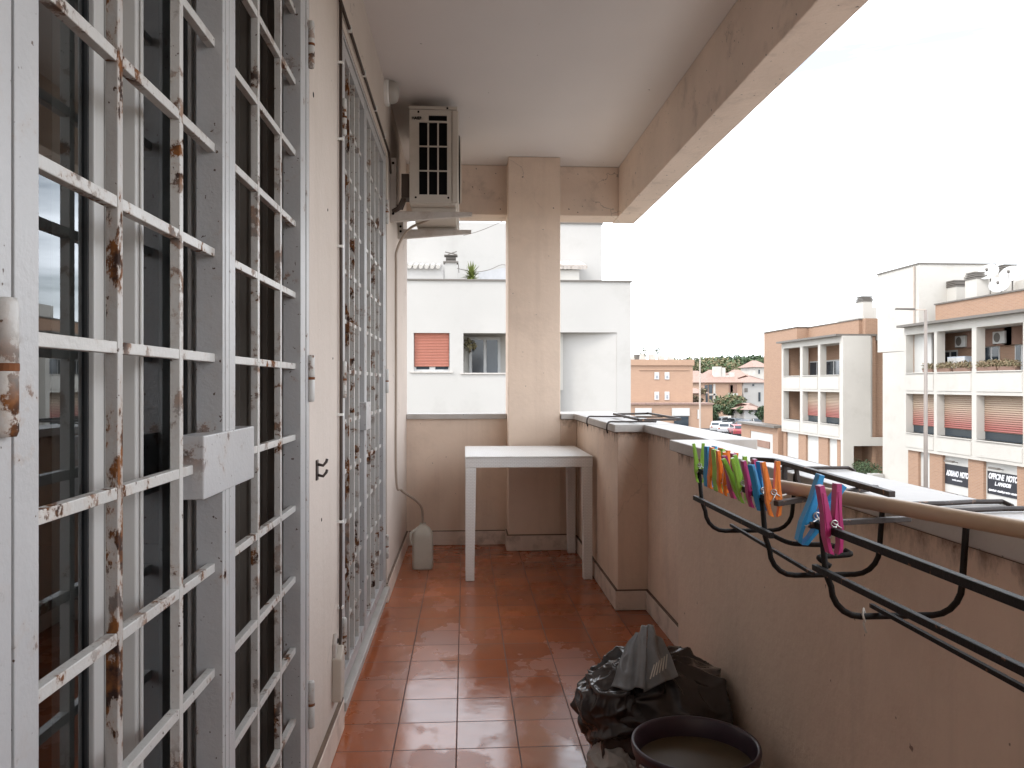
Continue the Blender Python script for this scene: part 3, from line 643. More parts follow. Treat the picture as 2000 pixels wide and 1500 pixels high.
# ================================================================== DRYING RACK
XT, ZT, XR = .523, .945, .738
YA, YB, YC = 1.729, 1.357, 1.124
t = thing('drying_rack', 'dark metal clothes rack hooked over the parapet and hanging inside the balcony', 'clothes rack', (XT, YB, ZT))
def ubr(y, zt, zb):
    r = .045; pts = [(XT-.002, y, zt), (XT+.004, y, (zt+zb)/2)]
    for k in range(6):
        a = R(180+90*k/5); pts.append((XT+.012+r+r*math.cos(a), y, zb+r+r*math.sin(a)))
    for k in range(6):
        a = R(270+90*k/5); pts.append((XR-r+r*math.cos(a)-.004, y, zb+r+r*math.sin(a)))
    pts.append((XR+.002, y, ZT-.005)); pts.append((XR+.003, y, ZT+.004)); return pts
for (y, zt, zb) in ((YA, .955, .822), (YB, .950, .813), (YC, .937, .809), (.62, .945, .81)):
    mb = MB(); mb.tube(ubr(y, zt, zb), .0048, 8); mb.build('bracket', M['darkmetal'], t, smooth=True)
mb = MB(); mb.bar((XT, YA+.012, .957), (XT, YB-.02, .951), .010, .010); mb.build('top_bar', M['darkmetal'], t, bevel=.001)
mb = MB(); mb.bar((XT, YC+.018, .9405), (XT, .35, .9465), .0105, .0105); mb.build('top_bar', M['darkmetal'], t, bevel=.001)
mb = MB(); mb.bar((XT-.006, YA+.02, .894), (XT-.006, YB-.055, .894), .009, .010); mb.build('middle_bar', M['darkmetal'], t, bevel=.001)
mb = MB(); mb.bar((XT-.006, YC+.015, .879), (XT-.006, .35, .889), .009, .009); mb.build('middle_bar', M['darkmetal'], t, bevel=.001)
mb = MB(); mb.bar((.600, YA+.02, .8315), (.600, YB-.03, .8225), .006, .006); mb.build('lower_bar', M['darkmetal'], t)
mb = MB(); mb.bar((.606, YC+.02, .8195), (.606, .35, .8195), .006, .006); mb.build('lower_bar', M['darkmetal'], t)
mb = MB()
def on(u, v, Y): return atY(u, v, Y)
mb.tube(smooth_pts([on(1500, 1040, 1.345), on(1538, 1059, 1.30), on(1575, 1063, 1.26), on(1612, 1064, 1.20), on(1640, 1069, 1.16)], 5), .0042, 8)
mb.tube(smooth_pts([on(1650, 1075, 1.15), on(1661, 1082, 1.14), on(1640, 1085, 1.14), on(1606, 1087, 1.14), on(1601, 1092, 1.135), on(1622, 1106, 1.13)], 5), .0042, 8)
mb.build('bent_wire', M['darkmetal'], t, smooth=True)
mb = MB(); mb.bar((XT+.004, 1.31, .947), (XR+.005, 1.385, .963), .012, .009); mb.build('cross_arm', M['brownmetal'], t, bevel=.001)
mb = MB(); mb.bar((XT-.012, YC+.02, .9405), (XT+.02, YC+.02, .942), .010, .010); mb.bar((XT+.02, 1.15, .942), (.68, 1.17, .9435), .010, .008); mb.build('cross_arm', M['brownmetal'], t, bevel=.001)
mb = MB(); mb.bar((.708, 1.765, .975), (.700, 1.255, .969), .012, .010); mb.bar((.708, 1.764, .9752), (.665, 1.80, .9752), .012, .010); mb.bar((.704, 1.70, .972), (.704, 1.70, .94), .010, .010, 0, (1, 0, 0)); mb.bar((.704, 1.64, .972), (.710, 1.64, .935), .008, .008, 0, (1, 0, 0))
mb.build('clamp_bar', M['brownmetal'], t, bevel=.001)
for (y, dy) in ((1.83, 0), (1.275, .015), (1.205, .01)):
    mb = MB(); mb.tube([(.735, y, .935), (.742, y, .9495), (.80, y, .9500), (.86, y+dy, .9500), (.913, y+dy, .9500), (.921, y+dy-.012, .945), (.924, y+dy-.03, .90), (.924, y+dy-.03, .74)], .0042, 8); mb.build('hook_rod', M['brownmetal'], t, smooth=False)
mb = MB(); mb.tube([(.924, 1.80, .74), (.924, 1.17, .74)], .004, 8); mb.tube([(.924, 1.80, .85), (.924, 1.17, .85)], .004, 8); mb.build('outer_brace', M['brownmetal'], t)
# pole resting on rack
p0 = atZ(1484, 943, .9645); p1 = atZ(2000, 1034.5, .9645); d = (p1-p0); p1 = p0+d*1.9
mb = MB(); mb.tube([p0+d*1.9*k/10 for k in range(11)], .0118, 18)
tag(mb.build('wooden_pole', M['stick'], None, smooth=True), 'beige broom-like pole lying across the drying rack and coping', 'pole')
# string knots
mb = MB(); c = Vector((.583, YC, .810))
mb.tube([c+Vector((0, -.006, -.008)), c+Vector((-.004, -.007, .004)), c+Vector((.002, .002, .010)), c+Vector((.006, .005, 0)), c+Vector((0, -.002, -.012)), c+Vector((.003, -.004, -.024))], .0016, 6)
tag(mb.build('string_knot', M['string'], None, smooth=True), 'scrap of pale string knotted on the lowest rod of the near bracket', 'string')
c = atY(1522, 970, 1.33)
mb = MB(); mb.tube([c+Vector((.012, 0, .004)), c+Vector((-.004, -.01, .002)), c+Vector((-.005, -.008, -.014)), c+Vector((.0, 0, -.018))], .0014, 6)
tag(mb.build('string_knot', M['string'], None, smooth=True), 'scrap of white string tied beside the last orange peg of the row', 'string')
# second rack on the far pier
t = thing('folded_rack', 'thin brown metal rack frame lying on the coping of the far pier', 'clothes rack', (.95, 4.4, .95))
mb = MB()
for y in (4.07, 4.74):
    mb.tube(smooth_pts([(.742, y, .895), (.736, y-.01, .92), (.748, y, .951), (.80, y, .953), (.90, y, .953), (1.0, y, .953)], 4), .0045, 8)
mb.build('hook_rod', M['brownmetal'], t, smooth=True)
mb = MB(); z = .966
q = [(.905, 4.75), (1.14, 4.86), (1.12, 4.05), (.885, 3.99)]
for i in range(4): a, b_ = q[i], q[(i+1) % 4]; mb.bar((a[0], a[1], z+.002*(i % 2)), (b_[0], b_[1], z+.002*(i % 2)), .014, .012)
mb.bar((.895, 4.4, .962), (1.13, 4.45, .962), .008, .008)
mb.build('frame', M['brownmetal'], t, bevel=.001)
# ------------------------------------------------------------------ clothes pegs
LEG = [(.0034, -.027), (.0064, -.014), (.0064, -.004), (.0008, .004), (.0010, .018), (.0062, .0615), (.0128, .0610), (.0112, .026), (.0128, -.002), (.0096, -.024)]
def peg_proto(colour):
    legs = []
    for s in (1, -1):
        mb = MB(); mb.prism([(s*x, z) for x, z in (LEG if s > 0 else LEG[::-1])], -.0058, .0058)
        mb.box(s*.0066 if s > 0 else -.0100, s*.0100 if s > 0 else -.0066, -.0066, -.0058, .0, .052)
        mb.box(s*.0066 if s > 0 else -.0100, s*.0100 if s > 0 else -.0066, .0058, .0066, .0, .052)
        legs.append(mb.build('leg', M[colour], None, bevel=.0007))
    mb = MB()
    for y in (-.0068, .0068):
        mb.tube([(.0042*math.cos(R(a)), y, .0125+.0042*math.sin(R(a))) for a in range(0, 361, 30)], .0009, 6)
        mb.tube([(.003, y, .010), (-.006, y, -.004), (-.0105, y*.4, -.005)], .0009, 6); mb.tube([(-.003, y, .015), (.0085, y, .006), (.0115, y*.3, .003)], .0009, 6)
    sp = mb.build('spring', M['steel'], None, smooth=True)
    return legs, sp
PROTO = {}
ORD = {'green': 0, 'blue': 0, 'orange': 0, 'magenta': 0}
def peg(colour, label, loc, rx, ry, rz, open_=0, sc_=1):
    first = colour not in PROTO
    if first: PROTO[colour] = peg_proto(colour)
    legs, sp = PROTO[colour]
    r = thing('clothes_peg', label, 'clothes peg', loc, 'plastic clothes pegs on the drying rack')
    r.rotation_euler = (R(rx), R(ry), R(rz)); r.scale = (sc_,)*3
    for i, l in enumerate(legs):
        o = l if first else l.copy()
        if not first: sc.collection.objects.link(o)
        o.parent = r; o.rotation_euler = (0, R(open_)*(1 if i == 0 else -1), 0)
    o = sp if first else sp.copy()
    if not first: sc.collection.objects.link(o)
    o.parent = r
def yT(u, X=XT): r = (u-1000)/F; return X*(cP-r*sP)/(sP+r*cP)
row = [('green', 1367, 'light green peg at the far left end of the row of pegs', 0, 0, -26, 1),
       ('blue', 1386, 'blue peg right beside the first green peg of the row', 2, 4, 42, 1),
       ('orange', 1394, 'orange peg next to the second peg of the row, which is blue', 1, 8, 20, 1),
       ('green', 1404, 'green peg squeezed between the first and second orange pegs', -2, 3, 38, 1),
       ('orange', 1413, 'orange peg just right of the squeezed green one', 0, 2, 5, 1),
       ('orange', 1424, 'orange peg half hidden behind the first dark magenta peg', 2, 5, -15, 2),
       ('magenta', 1434, 'dark magenta peg in front of the half hidden orange one', 0, -9, 25, 1),
       ('green', 1444, 'green peg leaning left in the middle of the row', -4, -15, -5, 2),
       ('green', 1452, 'upright green peg beside the leaning green one', 2, -6, -15, 2),
       ('magenta', 1471, 'dark magenta peg between the last green and last blue peg of the row', 0, -5, 10, 1),
       ('blue', 1486, 'slender blue peg just left of the last orange peg', 0, -10, 48, 1)]
for (c_, u, lab, rx, ry, rz, op) in row:
    y = yT(u); f_ = (y-YB)/(YA-YB)
    peg(c_, lab, (XT, y, .951+.006*f_), rx, ry+(-3), rz*.55, op)
pp = atY(1512, 972, 1.325); peg('orange', 'orange peg with a curled white spring at the right end of the row', (XT+.006, 1.325, .951), -4, -4, -6, 2, 1.08)
peg('blue', 'bright blue peg tilting to the right on the near rack corner', (XT-.008, YC+.026, .941), 4, 25, 2, 6, 1.22)
peg('magenta', 'magenta peg clipped on the near rack bar beside the tilted blue one', (XT, 1.095, .938), 0, -5, 4, 2, 1.14)

# ================================================================== BUCKET AND BAGS
bx, by, bzr = .556, 1.875, .285
t = thing('bucket', 'aubergine plastic bucket half full of murky water in the bottom right corner', 'bucket', (bx, by, 0))
mb = MB(); mb.lathe([(.0001, .002), (.108, .002), (.112, .006), (.146, bzr-.03), (.150, bzr-.028), (.154, bzr-.008), (.153, bzr), (.147, bzr+.001), (.143, bzr-.004), (.140, bzr-.04), (.106, .012), (.0001, .012)], (bx, by, 0), 56); mb.build('pail', M['bucket'], t, smooth=True)
mb = MB(); mb.lathe([(.0001, .238), (.1375, .238)], (bx, by, 0), 56); mb.build('water', M['water'], t)
mb = MB(); mb.tube([(bx+.156*math.cos(R(a)), by+.156*math.sin(R(a))*math.cos(R(28))+0.0, bzr-.03-.156*max(0, math.sin(R(a)))*.35) for a in range(200, 341, 10)], .003, 6); mb.build('handle', M['steel'], t, smooth=True)
def blob(name, mt, parent, c, rad, seed, fr=1.5, amp=.16, peak=None, folds=9, sub=6):
    """plastic bag: broad dents, sharp creases, folds gathering towards a peak"""
    bm = bmesh.new(); bmesh.ops.create_icosphere(bm, subdivisions=sub, radius=1)
    S = Vector((seed, seed*1.7, -seed)); off = wloc(parent); c = Vector(c)
    for v in bm.verts:
        d = v.co.normalized(); w = Vector((noise.noise(d*1.7+S), noise.noise(d*1.7-S), noise.noise(d*1.7+S*2)))*.3
        q = (d+w)*fr+S
        crease = (1-min(abs(noise.noise(q))*2.4, 1))**1.6; c2 = (1-min(abs(noise.noise(q*2.3+S))*2.6, 1))**1.8; c3 = (1-min(abs(noise.noise(q*4.6-S))*2.8, 1))**2
        k = 1+amp*(crease-.4)+amp*.26*(c2-.35)+amp*.05*c3
        az = math.atan2(d.y, d.x); hh = max(0, d.z)
        k += .045*hh*(1-abs(math.sin(folds*az*.5+3*noise.noise(d*2+S)))*2)
        p = Vector((d.x*rad[0]*k, d.y*rad[1]*k, d.z*rad[2]*k))+c
        if peak:
            pk = Vector(peak); g = max(0, 1-((p-pk).length/(rad[0]*1.15)))**2; p = p.lerp(pk, min(g*.9, .9))
        if p.z < .006: p.z = .004
        v.co = p-off
    me = bpy.data.meshes.new(name); bm.to_mesh(me); bm.free(); me.materials.append(mt)
    me.polygons.foreach_set('use_smooth', [True]*len(me.polygons))
    o = bpy.data.objects.new(name, me); sc.collection.objects.link(o); o.parent = parent; return o
t = thing('bin_bag', 'crumpled black and grey plastic rubbish bag slumped against the parapet', 'rubbish bag', (.55, 2.3, 0))
blob('body', M['bag'], t, (.560, 2.30, .160), (.225, .205, .200), 3.3, 1.15, .19, peak=(.475, 2.23, .37), folds=11, sub=7)
blob('side_bulge', M['bag'], t, (.425, 2.24, .225), (.100, .12, .105), 8.1, 1.15, .20, peak=(.475, 2.22, .35), folds=8)
def sheet(name, mt, parent, pts, nu=14, nv=10, amp=.006, th=.0012, seed=0):
    """crumpled bilinear sheet through 4 corners"""
    A, B, C, D = [Vector(p) for p in pts]; mb = MB(); g = []
    nrm = (B-A).cross(D-A).normalized()
    for j in range(nv+1):
        for i in range(nu+1):
            s_, t_ = i/nu, j/nv; p = A*(1-s_)*(1-t_)+B*s_*(1-t_)+C*s_*t_+D*(1-s_)*t_
            p = p+nrm*amp*((1-abs(noise.noise(p*11+Vector((seed, 0, 0)))*2.5))*1.8+1.3*math.sin(s_*8+2.2*t_+seed))
            g.append(p)
    mb.v = [tuple(p) for p in g]
    for j in range(nv):
        for i in range(nu): mb.f.append((j*(nu+1)+i, j*(nu+1)+i+1, (j+1)*(nu+1)+i+1, (j+1)*(nu+1)+i)); mb.m.append(0)
    o = mb.build(name, mt, parent, smooth=True, fix=False); s2 = o.modifiers.new('thick', 'SOLIDIFY'); s2.thickness = th; return o
def at(u, v, Y): return atY(u, v, Y)
mb = MB()
for k in range(6):
    a = at(1270+6*k, 1326-4*k, 2.125+.004*k); b_ = at(1278+5*k, 1298-4*k, 2.155+.004*k); mb.bar(a, b_, .003, .0012)
mb.build('printed_stripes', M['string'], t)
sheet('handle', M['baggrey'], t, [at(1196, 1345, 2.17), at(1262, 1350, 2.12), at(1264, 1220, 2.24), at(1240, 1230, 2.28)], 30, 26, .007, seed=1)
sheet('handle', M['baggrey'], t, [at(1258, 1352, 2.12), at(1322, 1322, 2.17), at(1292, 1250, 2.27), at(1264, 1220, 2.245)], 30, 26, .008, seed=4)
t = thing('carrier_bag', 'pale plastic carrier bag pinned on the floor between rubbish bag and bucket', 'carrier bag', (.38, 2.1, 0))
blob('body', M['bagwhite'], t, (.425, 2.185, .075), (.080, .085, .095), 5.2, 1.3, .16, folds=5)

# ================================================================== STREET: ground, road, pavement
G = -5.5
mb = MB(); mb.box(-900, 900, -300, 1500, G-.3, G); struct(mb.build('ground', M['ground']))
mb = MB(); mb.box(7.0, 16.5, -60, 135, G+.004, G+.006); struct(mb.build('road', M['asphalt']))
mb = MB(); mb.box(16.5, 70, 66, 200, G+.008, G+.010); struct(mb.build('parking_lot', M['asphalt']))
mb = MB(); mb.box(16.5, 25, -60, 65, G+.002, G+.14); mb.box(2.6, 7.0, -60, 140, G+.002, G+.14); struct(mb.build('pavement', M['paving']))
mb = MB()
for k in range(14): mb.box(11.6, 11.75, -50+12*k, -46+12*k, G+.010, G+.012)
struct(mb.build('road_markings', M['sign_white']))
# our own house below the balcony
mb = MB(); mb.box(-12, 1.0, -1.6, 5.8, G, -.19)
tag(mb.build('house_base', M['plaster'], None), 'beige lower storeys of the house directly under the balcony', 'building')

# ================================================================== BUILDING A: white house beyond the end of the balcony
YA_ = 27.0
def A2(u, v, Y=YA_): return atY(u, v, Y)
aL, aR, aT = -16.0, A2(1232, 551).x, A2(1232, 551).z
t = thing('white_apartment_house', 'tall white rendered apartment house with a roof terrace, straight beyond the balcony end', 'building', ((aL+aR)/2, YA_, G))
zO0, zO1 = A2(800, 728).z, A2(800, 650).z
win = (A2(808, 0).x, A2(878, 0).x); log = (A2(905, 0).x, A2(1085, 0).x)
zs1 = A2(1100, 649).z; xs1 = A2(1205, 0).x; xp = A2(1092, 0).x
mb = MB(); mb.holes('y', YA_, YA_+.35, aL, xp, G, aT, [(win[0], win[1], zO0+.05, zO1), (log[0], log[1], zO0, zO1), (win[0], win[1], zO0-3.1, zO1-3.1), (-10, -8.6, zO0, zO1), (-10, -8.6, zO0-3.1, zO1-3.1)])
mb.box(xp, aR, YA_, YA_+.35, zs1, aT); mb.box(xs1, aR, YA_, YA_+.35, G, zs1)
mb.box(aR-.35, aR, YA_+.35, YA_+12, G, aT); mb.box(aL, aR-.35, YA_+11.6, YA_+12, G, aT); mb.box(aL, aL+.35, YA_+.35, YA_+11.6, G, aT)
mb.build('wall', M['white_wall'], t)
mb = MB(); mb.prism([(xp-.3, YA_+.55), (xs1, YA_+.03), (xs1, YA_+.34), (xp-.3, YA_+.9)], G, zs1-.001, 0, 'xy'); mb.box(xp-.3, xs1, YA_+.36, YA_+2.9, zs1, zs1+.2); mb.build('recessed_wall', M['white_wall'], t)
mb = MB(); mb.box(aL, aR+.04, YA_-.05, YA_+.45, aT, aT+.055); mb.box(aR-.40, aR+.04, YA_+.45, YA_+12, aT, aT+.055); mb.build('parapet_coping', M['cap_dark'], t)
mb = MB(); mb.box(aL+.4, aR-.4, YA_+.4, YA_+11.5, aT-.9, aT-.8); mb.build('terrace_slab', M['paving'], t)
# red shutter window
w = thing('window', None, None); w.parent = t; 
def child_empty(e, parent, loc): e.location = Vector(loc)-wloc(parent)
child_empty(w, t, (win[0], YA_, zO0))
mb = MB(); mb.box(win[0], win[1], YA_+.18, YA_+.26, zO0+.05, zO1, 0); mb.build('frame', M['winwhite'], w)
zc = A2(800, 716).z
mb = MB(); xm = (win[0]+win[1])/2
for (a, b_) in ((win[0]+.08, xm-.09), (xm+.12, win[1]-.05)): mb.box(a, b_, YA_+.165, YA_+.178, zO0+.12, zc)
mb.build('pane', M['winglass'], w)
mb = MB(); n = 22; dz = (zO1-zc)/n
for k in range(n): mb.prism([(YA_+.10, zc+dz*k+.004), (YA_+.085, zc+dz*(k+.5)), (YA_+.10, zc+dz*(k+1)), (YA_+.13, zc+dz*(k+1)), (YA_+.13, zc+dz*k+.004)], win[0]+.02, win[1]-.02, 0, 'yz')
mb.build('roller_shutter', M['shutter_red'], w)
mb = MB(); mb.box(win[0]-.12, win[1]+.12, YA_-.05, YA_+.17, zO0, zO0+.05); mb.build('sill', M['stone'], w)
mb = MB(); mb.box(log[0]-.1, log[1], YA_-.05, YA_+.33, zO0-.045, zO0+.0); mb.build('loggia_sill', M['stone'], t)
# loggia
mb = MB(); mb.box(log[0]-.05, log[1]+.4, YA_+1.7, YA_+1.9, zO0-.6, zO1+.3); mb.box(log[0]-.2, log[0]-.05, YA_+.35, YA_+1.9, zO0-.6, zO1+.3); mb.box(log[1]+.05, log[1]+.3, YA_+.35, YA_+1.9, zO0-.6, zO1+.3); mb.box(log[0]-.05, log[1]+.05, YA_+.36, YA_+1.7, zO1+.01, zO1+.2)
mb.build('loggia_lining', M['cream'], t)
Yd = YA_+1.68; dx0, dx1 = atY(922, 0, Yd).x, atY(972, 0, Yd).x; dzt = atY(930, 664, Yd).z
dd = MB(); dd.box(dx0-.10, dx1+.10, Yd-.06, Yd, zO0-.6, dzt+.1); d_ = dd.build('window', M['winwhite'], t)
mb = MB(); xm = (dx0+dx1)/2; mb.box(dx0, xm-.05, Yd-.08, Yd-.061, zO0-.5, dzt); mb.box(xm+.06, dx1, Yd-.08, Yd-.061, zO0-.5, dzt); mb.build('pane', M['winglass'], d_)
mb = MB(); mb.tube([(log[0]+.15, YA_+1.2, zO1-.1), (log[0]+.25, YA_+1.0, zO1-.6)], .03, 6); mb.leaves((log[0]+.22, YA_+1.0, zO1-.35), .25, 90, .09, 1); mb.build('hanging_plant', [M['bark'], M['leaf3']], t)
mb = MB(); mb.tube([(dx1+.5, Yd-.05, zO0-.5), (dx1+.5, Yd-.05, zO1-.3)], .04, 6); mb.tube([(dx1+.85, Yd-.3, zO0-.4), (dx1+.95, Yd-.4, zO0+.5)], .02, 6); mb.build('downpipe', M['cable_grey'], t)
# lower windows for the storey below
for (x0, x1) in ((win[0], win[1]), (-10, -8.6)):
    for dz_ in (0, -3.1):
        if x0 == win[0] and dz_ == 0: continue
        mb = MB(); mb.box(x0, x1, YA_+.2, YA_+.26, zO0+dz_, zO1+dz_); fw = mb.build('window', M['shutter_red'], t)
# upper set-back storey
Yu = YA_+5.0
uR, uT = atY(1175, 438, Yu).x, atY(1175, 438, Yu).z
mb = MB(); mb.box(-9, uR, Yu, Yu+6, aT-.8, uT); mb.build('upper_storey', M['white_wall'], t)
mb = MB(); mb.box(atY(1095, 0, Yu).x-2, uR+.05, Yu-.05, Yu+6.05, uT, uT+.06); mb.build('upper_coping', M['cap_dark'], t)
q0, q1 = atY(1080, 0, Yu-1.5), atY(1141, 0, Yu-1.5); zt = atY(1141, 523, Yu-1.5).z
mb = MB()
for k in range(9): x = q0.x+(q1.x-q0.x)*k/8; mb.tube([(x, Yu-1.7, zt), (x, Yu-.02, zt+.42)], .10, 8)
mb.build('tiled_canopy', M['galv'], t)
mb = MB(); mb.box(q0.x, q1.x-.2, Yu-1.55, Yu-.1, zt-.9, zt-.1); mb.build('canopy_box', M['cream'], t)
# left roof tiles edge
mb = MB(); e0, e1 = atY(797, 518, Yu-.9), atY(866, 522, Yu-.9)
mb.box(-9, e1.x, Yu-1.2, Yu-.001, aT-.75, e0.z-.12); mb.build('stair_head', M['white_wall'], t)
mb = MB(); k = 0
x = e0.x-3
while x < e1.x: mb.tube([(x, Yu-1.35, e0.z-.12), (x, Yu-.02, e0.z+.15)], .085, 8); x += .22
mb.build('roof_tiles', M['cream'], t)
# chimney
Yk = YA_+1.6
c0, c1 = atY(869, 0, Yk).x, atY(892, 0, Yk).x; zt = atY(880, 513, Yk).z
t2 = thing('chimney', 'square white chimney with slotted cowl on the terrace left of the yucca', 'chimney', ((c0+c1)/2, Yk, aT-.8))
mb = MB(); mb.box(c0, c1, Yk, Yk+.4, aT-.8, zt); mb.build('stack', M['white_wall'], t2)
mb = MB(); mb.box(c0-.06, c1+.06, Yk-.05, Yk+.45, zt, zt+.05)
for k in range(3): mb.box(c0+.03, c1-.03, Yk+.04, Yk+.36, zt+.07+.06*k, zt+.10+.06*k)
mb.box(c0-.03, c1+.03, Yk-.02, Yk+.42, zt+.26, zt+.29); mb.tube([(c0, Yk+.2, zt+.42), (c1, Yk+.2, zt+.33)], .02, 6); mb.tube([(c1, Yk+.2, zt+.44), (c0+.1, Yk+.2, zt+.33)], .02, 6)
mb.build('cowl', M['cap_dark'], t2)
mb = MB(); mb.tube([(c1+.02, Yk+.1, zt-.02), (c1+.06, Yk+.1, zt-.05), (c1+.08, Yk+.1, zt-.35)], .015, 6); mb.build('pipe', M['cap_dark'], t2)
# yucca
py = atY(921, 548, YA_+1.2)
t2 = thing('yucca_plant', 'green spiky yucca rising above the white terrace wall', 'plant', (py.x, py.y, aT-.8))
mb = MB(); top = Vector((py.x, py.y, aT+.10))
random.seed(3)
for k in range(150):
    az = random.uniform(0, 2*math.pi); el = random.uniform(-.75, 1.45); L = random.uniform(.34, .52)*(1.15 if el > .9 else 1)
    d = Vector((math.cos(az)*math.cos(el), math.sin(az)*math.cos(el), math.sin(el))); s_ = d.cross(Vector((0, 0, 1))).normalized()*.032
    b0 = top+Vector((0, 0, random.uniform(-.05, .32))); m_ = b0+d*L*.5; e_ = b0+d*L+Vector((0, 0, -.07*math.cos(el)))
    mb.poly([b0-s_*.5, b0+s_*.5, m_+s_, m_-s_]); mb.poly([m_-s_, m_+s_, e_])
mb.build('leaves', M['yucca'], t2, fix=False)
mb = MB(); mb.tube([(py.x, py.y, aT-.8), top+Vector((0, 0, .2))], .05, 8); mb.build('stem', M['bark'], t2)
mb = MB(); mb.lathe([(.0001, 0), (.16, 0), (.2, .3), (.0001, .3)], (py.x, py.y, aT-.8), 16); mb.build('pot', M['terracotta'], t2)
# awning and terrace shed
a0 = atY(935, 0, YA_+2.2); a1 = atY(1088, 0, YA_+2.2)
t2 = thing('terrace_awning', 'pale grey sloping canvas awning on the terrace right of the yucca', 'awning', (a0.x, a0.y, aT-.8))
za, zb = atY(940, 532, YA_+2.2).z, atY(990, 522, YA_+2.2).z
mb = MB(); mb.prism([(a0.x, aT-.3), (a0.x, za), (atY(990, 0, YA_+2.2).x, zb), (a1.x, zb+.05), (a1.x, aT-.3)], YA_+2.2, YA_+2.24); mb.build('canvas', mat('grey_canvas', (.42, .42, .43), .8), t2)
mb = MB(); mb.tube(smooth_pts([atY(893, 524, YA_+2), atY(925, 531, YA_+2), atY(955, 527, YA_+2), atY(980, 517, YA_+2), atY(1000, 522, YA_+2)], 4), .012, 6); mb.build('support_line', M['cap_dark'], t2)
mb = MB(); mb.tube(smooth_pts([atY(905, 460, YA_+4), atY(945, 448, YA_+4), atY(1020, 415, YA_+4)], 4), .012, 6)
tag(mb.build('wire', M['cap_dark'], None), 'thin dark wire sagging across the white wall above the terrace', 'wire')

# ================================================================== BUILDINGS ACROSS THE STREET
XF_ = 22.5
def yF(u, X=XF_): r = ray(u, 750); return X*r.y/r.x
Z2T, Z2B, Z1T, Z1B, ZB, ZE = 3.65, 1.72, .66, -1.30, -2.20, 4.08
def shutter(parent, X, ya, yb, z0, z1, mt, n=17):
    mb = MB(); dz = (z1-z0)/n
    for k in range(n):
        za = z0+dz*(k+.16); zb = z0+dz*(k+.45); zc = z0+dz*(k+1)
        mb.poly([(X+.028, ya, za), (X+.028, yb, za), (X, yb, zb), (X, ya, zb)]); mb.poly([(X, ya, zb), (X, yb, zb), (X+.028, yb, zc), (X+.028, ya, zc)])
    o = mb.build('roller_shutter', mt, parent, fix=False)
    mb = MB(); mb.box(X+.03, X+.05, ya, yb, z0, z1); mb.build('shutter_gap', M['loggia'], o)
    return o
def wdoor(parent, X, ya, yb, z0, z1, n=2):
    mb = MB(); mb.box(X, X+.06, ya, yb, z0, z1); f = mb.build('window', M['winwhite'], parent)
    mb = MB(); w_ = (yb-ya)/n
    for k in range(n): mb.box(X-.012, X-.002, ya+w_*k+.07, ya+w_*(k+1)-.07, z0+.08, z1-.09)
    mb.build('pane', M['winglass'], f); return f
def acunit(label, X, y, z, rz=0):
    t = thing('wall_air_conditioner', label, 'air conditioner', (X, y, z), 'air conditioners in the loggias opposite')
    mb = MB(); mb.box(X-.32, X, y-.4, y+.4, z, z+.55); mb.build('casing', M['winwhite'], t, bevel=.02)
    mb = MB(); mb.lathe([(.0001, -.335), (.20, -.335), (.22, -.32)], (X, y+.1, z+.28), 24, 0, 'x'); mb.build('fan_grille', M['cap_dark'], t)
    mb = MB(); mb.box(X-.36, X, y-.3, y-.27, z-.04, z-.001); mb.box(X-.36, X, y+.27, y+.3, z-.04, z-.001); mb.build('bracket', M['cap_dark'], t)
def row_building(name, label, y0, y1, bays, brick_left=False):
    """facade on plane X=22.5 from y0 (near) to y1 (far); bays = [(ya,yb)]"""
    t = thing(name, label, 'building', (XF_, (y0+y1)/2, G))
    hs = []
    for (a, b_) in bays: hs += [(a, b_, Z2B, Z2T), (a, b_, Z1B, Z1T)]
    mb = MB(); mb.holes('x', XF_, XF_+.40, y0, y1, ZB, ZE-.05, hs)
    for (a, b_) in bays:       # recessed apron panels under the openings read as fine shadow lines
        for (zt, hgt) in ((Z2B-.12, .78), (Z1B-.12, .62)): mb.box(XF_-.03, XF_-.001, a+.03, b_-.03, zt-hgt, zt)
    mb.build('facade_frame', M['cream'], t)
    mb = MB(); mb.box(XF_-.35, XF_+2.2, y0-.12, y1+.12, ZE-.05, ZE+.07); mb.build('eaves', M['cap_dark'], t)
    mb = MB()
    for z in (Z2B-.30, Z1B-.30): mb.box(XF_+.40, XF_+1.95, y0, y1, z, z+.2)
    mb.box(XF_+.40, XF_+1.95, y0, y1, Z2T+.05, ZE-.06); mb.box(XF_+.4, XF_+1.95, y0+.001, y0+.2, ZB, ZE-.06); mb.build('floor_slab', M['cream'], t)
    mb = MB(); mb.box(XF_+1.95, XF_+2.15, y0, y1, G, ZE-.06); mb.box(XF_+.401, XF_+1.95, y1-.2, y1-.001, ZB, ZE-.06); mb.build('loggia_back_wall', M['brick'], t)
    for (a, b_) in bays:
        for z in (Z2B, Z1B): mb = MB(); mb.box(XF_-.06, XF_+.38, a+.005, b_-.005, z-.04, z); mb.build('sill', M['cream'], t)
    return t
